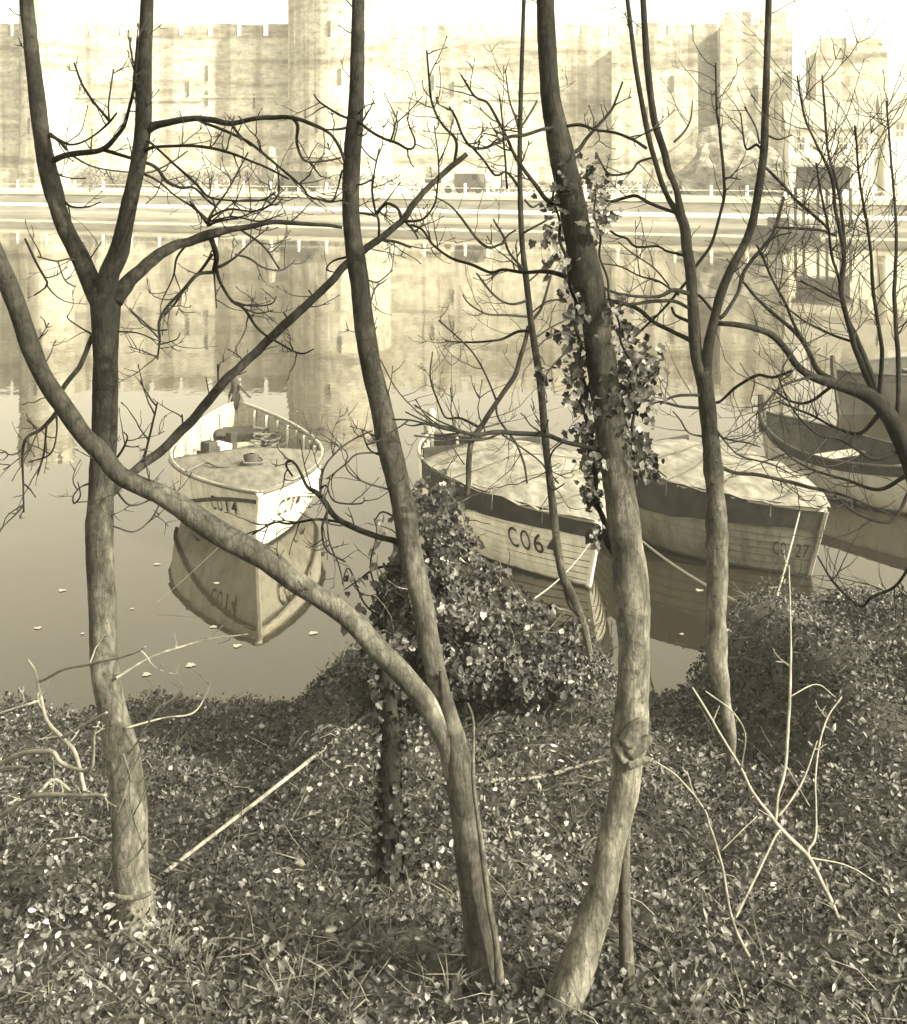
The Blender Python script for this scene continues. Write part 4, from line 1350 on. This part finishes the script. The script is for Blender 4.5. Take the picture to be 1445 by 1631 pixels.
T4 = [
    [(1044, 252, 5), (1035, 252, 4), (1016, 259, 4), (1006, 272, 4), (984, 279, 4), (968, 276, 4), (958, 260, 3), (949, 243, 3)], [(1078, 340, 7), (1063, 335, 6), (1034, 323, 6), (1015, 312, 6), (999, 314, 6), (973, 321, 5), (959, 314, 4)],
    [(1095, 408, 6), (1086, 406, 5), (1060, 399, 4), (1048, 392, 4), (1013, 393, 4), (999, 380, 4), (982, 374, 4), (961, 359, 4), (944, 347, 3)],
    [(1102, 468, 8), (1093, 466, 8), (1073, 462, 7), (1050, 472, 6), (1016, 472, 5), (983, 467, 5), (960, 459, 4)], [(1103, 492, 7), (1094, 489, 6), (1073, 480, 6), (1040, 480, 6), (1006, 485, 5), (980, 482, 5), (967, 479, 5)],
    [(1106, 545, 9), (1094, 539, 8), (1073, 529, 7), (1040, 512, 7), (1016, 492, 7), (990, 482, 7), (963, 477, 7), (948, 470, 7)], [(1100, 442, 5), (1090, 452, 5), (1066, 482, 4), (1026, 522, 4), (996, 549, 3)],
    [(1105, 516, 6), (1093, 510, 6), (1076, 502, 5), (1070, 489, 4)], [(1108, 470, 5), (1116, 472, 5), (1136, 495, 5)], [(1102, 432, 6), (1110, 422, 5), (1133, 389, 5), (1146, 346, 5), (1154, 306, 5), (1151, 256, 5), (1146, 206, 5), (1142, 176, 4), (1140, 100, 3)],
    [(1152, 283, 3), (1164, 283, 3), (1180, 286, 2)], [(1074, 226, 4), (1090, 210, 4), (1100, 190, 3), (1104, 160, 2)], [(1120, 652, 5), (1113, 650, 5), (1086, 648, 5), (1050, 640, 4), (1030, 650, 3)], [(1120, 632, 5), (1113, 630, 5), (1083, 630, 5), (1063, 636, 4), (1052, 644, 3)],
    [(1134, 642, 4), (1146, 640, 4), (1173, 616, 5), (1206, 598, 5), (1232, 601, 5), (1262, 590, 5)], [(1142, 744, 7), (1153, 746, 6), (1173, 753, 6), (1206, 756, 6), (1239, 763, 6), (1289, 776, 6), (1322, 783, 5), (1355, 793, 4), (1420, 820, 3)],
    [(1146, 505, 8), (1153, 502, 7), (1176, 466, 6), (1183, 439, 6), (1196, 416, 6), (1222, 386, 6), (1232, 369, 5), (1242, 339, 5), (1249, 314, 5)], [(1222, 386, 4), (1240, 375, 3), (1262, 370, 2)],
    [(1214, 240, 4), (1205, 230, 5), (1190, 238, 4), (1184, 215, 3), (1180, 180, 2)], [(1216, 268, 5), (1221, 268, 5), (1246, 293, 5), (1276, 326, 5), (1315, 359, 4)], [(1222, 215, 4), (1240, 222, 3), (1262, 215, 2)],
    [(1210, 228, 4), (1203, 200, 3), (1186, 170, 3)], [(1082, 470, 4), (1050, 448, 4), (1020, 440, 3), (990, 425, 3), (960, 420, 2)], [(1066, 455, 3), (1040, 425, 3), (1010, 405, 3), (985, 385, 2)], [(1140, 690, 4), (1160, 700, 3), (1190, 705, 3), (1212, 712, 2)], [(1136, 676, 4), (1158, 706, 3), (1180, 726, 3), (1230, 740, 3), (1270, 760, 2)],
    [(1122, 696, 4), (1098, 690, 3), (1085, 670, 3), (1072, 655, 2)],
]
for st in T4: T.stroke(st)
T.finish()

# --- tree 5: slender sapling and the crooked stem that leans against it
T = Tree('sapling', 'slender pale sapling standing between the ivy bush and the thick trunk', 'tree', 7.6, (962, 1190), mats=('bark_pale', 'bark_mid', 'twig'), seed=55, twig_len=.3)
T.stroke([(966, 1215, 10), (958, 1160, 9), (948, 1090, 9), (938, 1030, 11), (926, 985, 13), (910, 945, 15), (896, 915, 14), (888, 870, 13), (880, 800, 13), (873, 740, 12), (868, 690, 13), (862, 620, 12), (855, 570, 12), (847, 520, 11), (839, 450, 10), (832, 390, 9), (829, 320, 9), (828, 250, 8), (829, 180, 8), (832, 80, 7), (836, -40, 6)], 'trunk', twigs=4)
T5 = [
    [(842, 520, 7), (836, 545, 7), (829, 568, 7), (819, 600, 8), (792, 640, 8), (769, 676, 9), (752, 703, 9), (746, 746, 9), (745, 790, 8)],
    [(766, 684, 5), (759, 678, 5), (732, 666, 4), (712, 666, 3), (702, 650, 3), (686, 603, 3), (689, 560, 2)], [(760, 694, 4), (720, 682, 3), (680, 672, 3), (646, 656, 2.5)], [(790, 642, 4), (794, 666, 4), (822, 706, 4), (835, 739, 4), (840, 770, 3)],
    [(790, 636, 4), (772, 593, 3), (749, 556, 3), (699, 510, 3)], [(850, 530, 5), (845, 528, 5), (825, 528, 5), (792, 542, 4), (736, 545, 3), (709, 542, 2)], [(845, 505, 4), (809, 502, 4), (776, 500, 3), (749, 485, 3), (737, 469, 2)],
    [(842, 478, 5), (812, 484, 4), (786, 469, 4), (759, 435, 3)], [(848, 510, 5), (862, 492, 5), (872, 459, 4), (880, 430, 3)], [(837, 432, 5), (812, 402, 4), (802, 376, 4), (786, 349, 3)], [(806, 385, 5), (796, 389, 4), (779, 394, 5), (759, 379, 5), (736, 349, 4), (716, 326, 3), (692, 313, 2)], [(800, 386, 3), (810, 374, 3), (822, 366, 3)],
    [(798, 690, 4), (770, 700, 4), (720, 700, 3), (660, 694, 3)], [(800, 692, 3), (830, 712, 3), (860, 735, 3), (890, 770, 3)], [(836, 318, 4), (848, 330, 4), (862, 322, 3)], [(850, 540, 3), (880, 520, 3), (905, 508, 2)], [(845, 500, 3), (872, 480, 3), (900, 476, 2)], [(840, 450, 3), (862, 430, 3), (885, 400, 2)], [(832, 372, 4), (850, 362, 4), (872, 350, 3)],
    [(828, 216, 4), (822, 190, 4), (812, 160, 3), (805, 110, 2)], [(829, 205, 4), (845, 180, 4), (856, 160, 3)],
    [(900, 935, 6), (908, 965, 5), (930, 985, 4), (934, 985, 3)],
]
for st in T5: T.stroke(st)
T.finish()

# --- tree 6: many stemmed bush leaning in from the right
T = Tree('leaning_tree', 'many stemmed leaning tree that reaches in from the right edge', 'tree', 6.8, (1500, 1010), mats=('bark_dark', 'bark_dark', 'twig'), seed=66, twig_len=.40, twigs=2.5)
T.stroke([(1520, 1060, 44), (1500, 960, 40), (1478, 830, 34), (1448, 730, 30), (1415, 660, 28), (1385, 630, 26), (1339, 614, 19), (1299, 602, 14), (1272, 585, 12), (1256, 562, 11), (1232, 535, 11), (1206, 524, 10), (1173, 517, 9), (1143, 515, 8)], 'trunk', dd=-.3, twigs=8)
T6 = [
    [(1372, 622, 16), (1340, 615, 13), (1309, 595, 10), (1292, 568, 8), (1272, 535, 7), (1239, 505, 6), (1206, 475, 5), (1184, 449, 4)], [(1280, 545, 6), (1262, 509, 5), (1249, 479, 5), (1229, 442, 4), (1216, 412, 4), (1205, 390, 3)],
    [(1425, 690, 12), (1400, 640, 11), (1369, 572, 10), (1352, 515, 9), (1339, 459, 8), (1345, 406, 7), (1332, 339, 6), (1325, 283, 6), (1302, 233, 4), (1282, 186, 4), (1270, 120, 3)],
    [(1420, 680, 10), (1390, 600, 9), (1365, 540, 8), (1342, 480, 7), (1345, 400, 7), (1340, 330, 5), (1332, 289, 5), (1319, 240, 4), (1315, 190, 4), (1310, 120, 3)], [(1338, 450, 6), (1332, 430, 5), (1325, 406, 5), (1319, 359, 4), (1307, 303, 4), (1300, 260, 3)],
    [(1332, 375, 5), (1322, 372, 4), (1305, 366, 5), (1249, 363, 4), (1232, 360, 3)], [(1345, 482, 5), (1339, 479, 4), (1312, 466, 4), (1276, 447, 4)], [(1320, 365, 5), (1290, 336, 4), (1262, 312, 3), (1246, 300, 3)],
    [(1400, 640, 8), (1405, 560, 7), (1392, 470, 6), (1385, 380, 5), (1370, 290, 4), (1362, 200, 4)], [(1430, 690, 9), (1432, 590, 8), (1425, 480, 7), (1428, 370, 5), (1420, 260, 4), (1412, 160, 3)], [(1360, 545, 5), (1320, 530, 4), (1280, 510, 3), (1240, 480, 2)],
    [(1330, 612, 6), (1290, 640, 5), (1262, 640, 4), (1230, 620, 3)], [(1300, 600, 5), (1270, 606, 4), (1240, 620, 4), (1205, 660, 3)], [(1400, 660, 8), (1370, 690, 6), (1330, 680, 5), (1290, 660, 4), (1240, 640, 3)], [(1430, 720, 8), (1390, 730, 6), (1340, 700, 5), (1300, 690, 4), (1262, 650, 3), (1240, 600, 2)],
    [(1440, 760, 7), (1400, 780, 6), (1350, 765, 5), (1300, 750, 4), (1262, 730, 3), (1232, 700, 2)], [(1450, 780, 6), (1420, 830, 5), (1370, 820, 4), (1330, 790, 3)], [(1470, 860, 6), (1430, 930, 5), (1390, 950, 5), (1370, 965, 4), (1330, 930, 4), (1302, 885, 3)],
]
for st in T6: T.stroke(st)
T.finish()

# --- low bare sapling at the lower right
T = Tree('dead_sapling', 'thin bleached bare sapling arching over the ivy at the lower right', 'sapling', 4.25, (1390, 1565), group=None, mats=('twig_pale', 'twig_pale', 'twig_pale'), seed=77, twigs=.25, twig_len=.12)
for st in (
    [(1400, 1600, 8), (1388, 1559, 7), (1356, 1507, 7), (1335, 1460, 7), (1315, 1417, 7), (1288, 1365, 7), (1258, 1335, 7), (1232, 1305, 6), (1198, 1260, 5), (1180, 1222, 4), (1150, 1174, 4), (1124, 1129, 4), (1103, 1095, 3)],
    [(1180, 1224, 3), (1187, 1170, 3), (1165, 1132, 3), (1124, 1101, 2)], [(1236, 1308, 5), (1240, 1267, 4), (1251, 1222, 5), (1258, 1114, 5), (1260, 1020, 3), (1257, 900, 2)],
    [(1290, 1366, 4), (1288, 1353, 4), (1300, 1327, 4), (1300, 1226, 3), (1315, 1151, 3), (1341, 1110, 2)], [(1240, 1300, 4), (1266, 1267, 4), (1285, 1230, 3), (1302, 1180, 2)], [(1290, 1366, 3), (1352, 1380, 2.5), (1412, 1417, 2.5)],
    [(1245, 1322, 4), (1236, 1331, 4), (1202, 1402, 4), (1172, 1462, 4)], [(1252, 1220, 3), (1270, 1250, 2), (1290, 1285, 2)], [(1258, 1110, 2), (1300, 1090, 2), (1330, 1110, 2)]):
    T.stroke(st)
T.finish()
T = Tree('dead_sapling', 'thin bleached shoot curving up left of the larger bare sapling', 'sapling', 4.1, (1210, 1565), group=None, mats=('twig_pale', 'twig_pale', 'twig_pale'), seed=78, twigs=.2, twig_len=.1)
for st in ([(1220, 1600, 6), (1212, 1563, 6), (1168, 1469, 5), (1150, 1380, 5), (1131, 1316, 4), (1120, 1286, 3), (1079, 1237, 3), (1041, 1211, 2)], [(1122, 1288, 3), (1145, 1268, 2), (1172, 1240, 2)], [(1150, 1355, 2), (1180, 1325, 2), (1206, 1300, 2)]):
    T.stroke(st)
T.finish()
# --- pale bramble at the left edge
T = Tree('bramble', 'pale crooked bramble stems spreading from the left edge', 'bramble', 4.35, (30, 1330), group=None, mats=('twig_pale', 'twig_pale', 'twig_pale'), seed=79, twigs=.5, twig_len=.12)
for st in (
    [(-40, 1330, 8), (15, 1290, 7), (56, 1267, 8), (112, 1267, 7), (169, 1267, 5)], [(-40, 1250, 8), (4, 1215, 7), (37, 1200, 8), (82, 1198, 8), (97, 1215, 7), (124, 1226, 6), (146, 1222, 6), (150, 1170, 5), (158, 1150, 4)],
    [(135, 1260, 7), (120, 1200, 7), (101, 1177, 7), (75, 1147, 6), (64, 1106, 5), (56, 1069, 4), (44, 1050, 3)], [(60, 1266, 5), (86, 1241, 6), (112, 1260, 5)], [(86, 1241, 4), (84, 1207, 4)], [(-30, 1145, 5), (11, 1132, 4), (60, 1117, 4)],
    [(101, 1174, 6), (154, 1144, 5), (170, 1135, 4)], [(64, 1085, 5), (105, 1065, 5), (150, 1056, 5), (210, 1042, 3), (232, 1030, 2)], [(185, 1080, 5), (243, 1046, 4), (326, 1020, 3), (395, 1010, 2)], [(205, 1200, 4), (217, 1185, 3), (243, 1140, 3), (250, 1130, 2)],
    [(200, 1160, 4), (258, 1144, 3), (307, 1136, 3), (330, 1102, 2), (334, 1085, 2)], [(245, 1130, 3), (280, 1110, 3), (295, 1090, 2)], [(-30, 1230, 5), (15, 1222, 5), (45, 1222, 4)], [(60, 1120, 3), (75, 1090, 3), (90, 1072, 2)]):
    T.stroke(st)
T.finish()


def laid(name, pts, mat, lab, cat, dz=0.03, group=None):
    d_ = [on_ground(x, y) - dz for x, y, w in pts]
    d_ = [1 / np.interp(i, (0, len(pts) - 1), (1 / d_[0], 1 / d_[-1])) for i in range(len(pts))]
    res = catmull([(x, y, w, d) for (x, y, w), d in zip(pts, d_)], 10)
    p3 = [P(q[0], q[1], q[3]) for q in res]
    mb = MB(); mb.tube(p3, [q[2] * q[3] / F / 2 for q in res], 8, .12)
    o = mb.build(name, mat, None, True, origin=tuple(p3[0]))
    tag(o, lab, cat, group)
    return o


laid('fallen_stick', [(244, 1404, 7), (331, 1337, 6), (418, 1270, 6), (505, 1202, 6), (592, 1134, 5)], M['stick'], 'long bleached stick lying across the ivy left of centre', 'stick', .13)
laid('fallen_stick', [(412, 1544, 12), (445, 1510, 13), (484, 1472, 12)], M['bark_pale'], 'short thick stick lying in the ivy at the bottom left', 'stick', .12)
laid('fallen_stick', [(735, 1245, 8), (800, 1243, 8), (860, 1238, 7), (930, 1218, 5), (985, 1205, 4)], M['twig_pale'], 'grey stick lying level right of the low fork', 'stick', .12)
laid('fallen_stick', [(465, 1345, 10), (472, 1362, 12), (480, 1376, 10)], M['stick'], 'short white chunk of wood in the ivy below the long stick', 'stick', .12)
laid('fallen_stick', [(1008, 1140, 8), (1050, 1132, 8), (1082, 1126, 7)], M['twig_pale'], 'short grey branch lying by the water right of the thick trunk', 'stick', .04)


# mooring lines
def line3(name, a, b, sag, r, mat, lab, cat='rope'):
    a, b = Vector(a), Vector(b)
    pts = [a.lerp(b, i / 16) + Vector((0, 0, -sag * 4 * (i / 16) * (1 - i / 16))) for i in range(17)]
    mb = MB(); mb.tube(pts, [r] * 17, 5)
    tag(mb.build(name, mat, origin=tuple(a)), lab, cat)


def bp_(bt, S, t, s, side, up=0):
    q = S(t, s, side) + Vector((0, 0, up))
    c, sn = math.cos(bt.rotation_euler.z), math.sin(bt.rotation_euler.z)
    return Vector((bt.location.x + q.x * c - q.y * sn, bt.location.y + q.x * sn + q.y * c, q.z))


dA = on_ground(1212, 985)
line3('mooring_rope', P(1018, 857, 14.6), P(1230, 985, dA), .06, .013, M['rope'], 'pale mooring rope slanting down behind the slim split tree')
line3('mooring_rope', bp_(b6, S6, .0, .1, 1), P(826, 968, 9.6), .1, .007, M['rope'], 'pale mooring rope from the bow of CO64 down into the ivy')
line3('mooring_rope', bp_(b27, S27, .045, .02, 1), P(1228, 985, 9.6), .02, .009, M['rope'], 'pale mooring line dropping from the bow of CO27 to the bank')
line3('mooring_rope', bp_(bt, S14, 0.01, .12, 1) if False else Vector((-2.36, 15.3, .75)), P(250, 960, 13.9),   .03, .0025, M['rope_dark'], 'thin line from the bow of CO14 slanting left to the water')

# ------------------------------------------------------------------ ivy on the thick trunk and the ivy bush
me_leaf = {}
for key, cur in (('leaf_a', .25), ('leaf_b', .1), ('leaf_c', .3), ('leaf_d', .2)):
    mb = MB()
    for i, (x_, y_) in enumerate(IVY): mb.v.append((x_, y_ - .1, abs(x_) * .3 + cur * (y_ - .4) ** 2))
    mb.v.append((0, .3, 0))
    for i in range(12): mb.f.append((i, (i + 1) % 12, 12)); mb.m.append(0)
    me_leaf[key] = mb.mesh('ivy_leaf', M[key])


def add_leaf(parent, p, size, rng, bias=(0, -.8, .5), keys=('leaf_a',) * 5 + ('leaf_b',) * 4 + ('leaf_c',) * 2 + ('leaf_d',)):
    o = bpy.data.objects.new('leaf', me_leaf[rng.choice(keys)])
    n = Vector((rng.gauss(bias[0], .55), rng.gauss(bias[1], .55), rng.gauss(bias[2], .55))).normalized()
    dwn = Vector((rng.gauss(0, .6), rng.gauss(0, .4), -1))
    y = (dwn - n * dwn.dot(n)).normalized(); x = y.cross(n)
    m = Matrix((x, y, n)).transposed().to_4x4()
    o.matrix_local = Matrix.Translation(Vector(p) - Vector(parent.location)) @ m @ Matrix.Scale(size, 4)
    o.parent = parent
    col.objects.link(o)


rg = random.Random(9)
iv = thing('climbing_ivy', 'glossy ivy climbing both sides of the thick trunk', 'ivy', P(960, 800, 3.9))
CL = [(925, 280, 30, 8), (950, 310, 28, 12), (890, 300, 26, 8), (880, 330, 22, 6), (955, 345, 22, 8), (878, 370, 20, 8), (945, 375, 16, 3), (892, 420, 18, 6), (900, 460, 16, 5), (975, 500, 22, 9), (990, 520, 20, 6), (925, 500, 18, 8), (910, 540, 22, 12),
      (1000, 560, 24, 18), (1025, 585, 26, 24), (1005, 610, 28, 28), (985, 650, 24, 18), (1030, 630, 20, 10), (915, 590, 22, 14), (930, 640, 24, 16), (935, 690, 22, 16), (1000, 690, 22, 16), (1015, 720, 24, 18), (1035, 745, 22, 10), (940, 740, 20, 14), (945, 790, 16, 10), (950, 850, 14, 6), (868, 600, 14, 4)]
for x_, y_, r_, n_ in CL:
    for _ in range(int(n_ * .8)):
        add_leaf(iv, P(x_ + rg.gauss(0, r_ * .6), y_ + rg.gauss(0, r_ * .6), 3.95 + rg.gauss(0, .10)), rg.uniform(.020, .040), rg, keys=('leaf_a',) * 6 + ('leaf_b',) * 4 + ('leaf_c',))
for st in ([(1000, 980, 10), (978, 890, 10), (952, 800, 9), (940, 700, 8), (928, 600, 7), (915, 480, 6), (890, 360, 5), (880, 280, 3)], [(1000, 800, 6), (1010, 700, 6), (1006, 600, 5), (985, 520, 4), (960, 420, 4), (945, 300, 3)], [(1000, 640, 4), (1030, 610, 3), (1045, 590, 2)], [(1005, 720, 4), (1040, 740, 3), (1060, 760, 2)]):
    res = catmull(st, 8)
    mb = MB(); mb.tube([P(q[0] + 3 * math.sin(i * .7), q[1], 3.92 + .03 * math.sin(i * .4)) for i, q in enumerate(res)], [q[2] * 3.9 / F / 2 for q in res], 6, .15)
    mb.build('stem', M['bark_dark'], iv, True)

def stuff_leaves(name, pts, parent, s0, s1, seed, lo=.012, hi=.035, pale=.12):
    nr = [(g.normal() * .6, g.normal() * .5 - .7, .45 + g.normal() * .5) for _ in pts]
    tn = [g.uniform(.06, .2) if g.random() < pale else g.uniform(lo, hi) for _ in pts]
    tag(leaf_cloud(name, pts, nr, g.uniform(s0, s1, len(pts)), tn, M['leaf'], parent=parent, rng=seed), kind='stuff')


pts = []
for x_, y_, r_, n_ in CL:
    for _ in range(n_ * 3):
        pts.append(tuple(P(x_ + rg.gauss(0, r_ * .6), y_ + rg.gauss(0, r_ * .6), 3.97 + rg.gauss(0, .11))))
stuff_leaves('small_leaves', pts, iv, .014, .028, 31)
pts = []
for p in STUMP:
    for _ in range(9):
        a = rg.uniform(0, 6.28)
        pts.append((p.x + .06 * math.cos(a), p.y + .06 * math.sin(a), p.z + rg.gauss(0, .03)))
stuff_leaves('ivy_leaves', pts, STUMP_ROOT, .018, .036, 32, .008, .022, .05)

# bush: named leaves on the outside, a mass of smaller ones inside
ivb = thing('ivy_bush', 'dense ivy bush heaped round the leaning stem in the middle of the bank', 'ivy bush', P(740, 1080, 7.4))


def bush_pt(rg, shell):
    # a heap from the water's edge up to the crown near the leaning stem
    while True:
        x_, y_ = rg.uniform(585, 965), rg.uniform(735, 1110)
        top = np.interp(x_, (585, 600, 625, 655, 690, 725, 745, 780, 830, 870, 910, 965), (1000, 930, 870, 775, 745, 765, 835, 890, 930, 958, 990, 1060))
        top += 26 * noise.noise(Vector((x_ * .03, y_ * .012, 5))) + 12 * noise.noise(Vector((x_ * .11, y_ * .05, 2)))
        loose = smooth(0, 150, y_ - top) * .75 + .25
        if y_ > top and rg.random() < loose and noise.noise(Vector((x_ * .04, y_ * .04, 8))) > -.42 + .3 * (1 - loose): break
    e = min(1, (y_ - top) / 160)
    d = 7.6 - .9 * e + .35 * noise.noise(Vector((x_ * .022, y_ * .022, 1))) + (rg.uniform(-.2, .1) if shell else rg.uniform(-.05, .6))
    return P(x_, y_, d)


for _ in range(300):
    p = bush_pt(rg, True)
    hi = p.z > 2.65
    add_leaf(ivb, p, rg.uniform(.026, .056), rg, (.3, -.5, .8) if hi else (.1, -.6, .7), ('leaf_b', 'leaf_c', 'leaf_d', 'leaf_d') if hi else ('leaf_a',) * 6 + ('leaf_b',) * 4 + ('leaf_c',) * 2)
pts = [tuple(bush_pt(rg, rg.random() < .4)) for _ in range(19000)]
nr = [(g.normal() * .6 + .1, g.normal() * .6 - .6, .6 + g.normal() * .5) for _ in pts]
tn = [g.uniform(.015, .045) if g.random() < .75 else g.uniform(.05, .12) if g.random() < .88 else g.uniform(.2, .4) for _ in pts]
tag(leaf_cloud('small_leaves', pts, nr, g.uniform(.018, .042, len(pts)), tn, M['leaf'], parent=ivb, rng=6), kind='stuff')
mb = MB()
for _ in range(170):
    p = bush_pt(rg, False)
    q = [p]
    d = Vector((rg.gauss(0, .6), rg.gauss(-.2, .3), rg.gauss(.5, .6))).normalized()
    for s in range(6):
        d = (d + Vector((rg.gauss(0, .3), rg.gauss(0, .2), rg.gauss(-.05, .3)))).normalized(); q.append(q[-1] + d * rg.uniform(.03, .07))
    mb.tube(q, [.005 - .0005 * s for s in range(7)], 4)
tag(mb.build('stems', M['bark_mid'], ivb), kind='stuff')
# leafy sprays hanging over the water left of the bush
sp = thing('ivy_spray', 'loose leafy ivy spray hanging over the water left of the bush', 'ivy', P(590, 1000, 6.9))
for st in ([(650, 1000, 5), (610, 985, 4), (580, 960, 3), (556, 905, 3), (545, 930, 2)], [(640, 900, 5), (600, 905, 4), (570, 925, 3), (548, 940, 2)], [(630, 1010, 4), (600, 940, 3), (590, 900, 3), (600, 850, 2), (596, 825, 2)], [(640, 830, 4), (610, 815, 3), (598, 828, 2)], [(620, 1030, 3), (560, 995, 3), (540, 960, 2)]):
    res = catmull(st, 8)
    p3 = [P(q[0], q[1], 6.9 + .15 * math.sin(i * .2)) for i, q in enumerate(res)]
    mb = MB(); mb.tube(p3, [q[2] * 6.9 / F / 2 for q in res], 5, .1); mb.build('stem', M['bark_dark'], sp, True)
    for k, p in enumerate(p3):
        if k % 2 == 0:
            add_leaf(sp, p + Vector((rg.gauss(0, .03), rg.gauss(0, .03), rg.gauss(-.02, .03))), rg.uniform(.035, .07), rg, (0, -.7, .3), ('leaf_a', 'leaf_a', 'leaf_b', 'leaf_c'))

# flecks drifting on the water
FG = 'pale leaves floating on the river'
for k, (px, py) in enumerate(((343, 930), (212, 970), (180, 880), (340, 1000), (130, 1010), (230, 1075), (380, 1030), (560, 700), (475, 655), (520, 830), (1115, 940), (1085, 1010), (180, 1000), (100, 940), (60, 1000), (300, 1060), (250, 900), (500, 1010))):
    d = 5 * F / (py - HOR)
    p = P(px, py, d)
    o = bpy.data.objects.new('floating_leaf', me_leaf['leaf_d'])
    o.location = (p.x, p.y, .006); o.rotation_euler = (0, 0, R.uniform(0, 6)); s = R.uniform(.04, .1); o.scale = (s * 1.3, s, s * .15)
    col.objects.link(o)
    tag(o, 'pale dead leaf floating on the still river', 'leaf', FG)
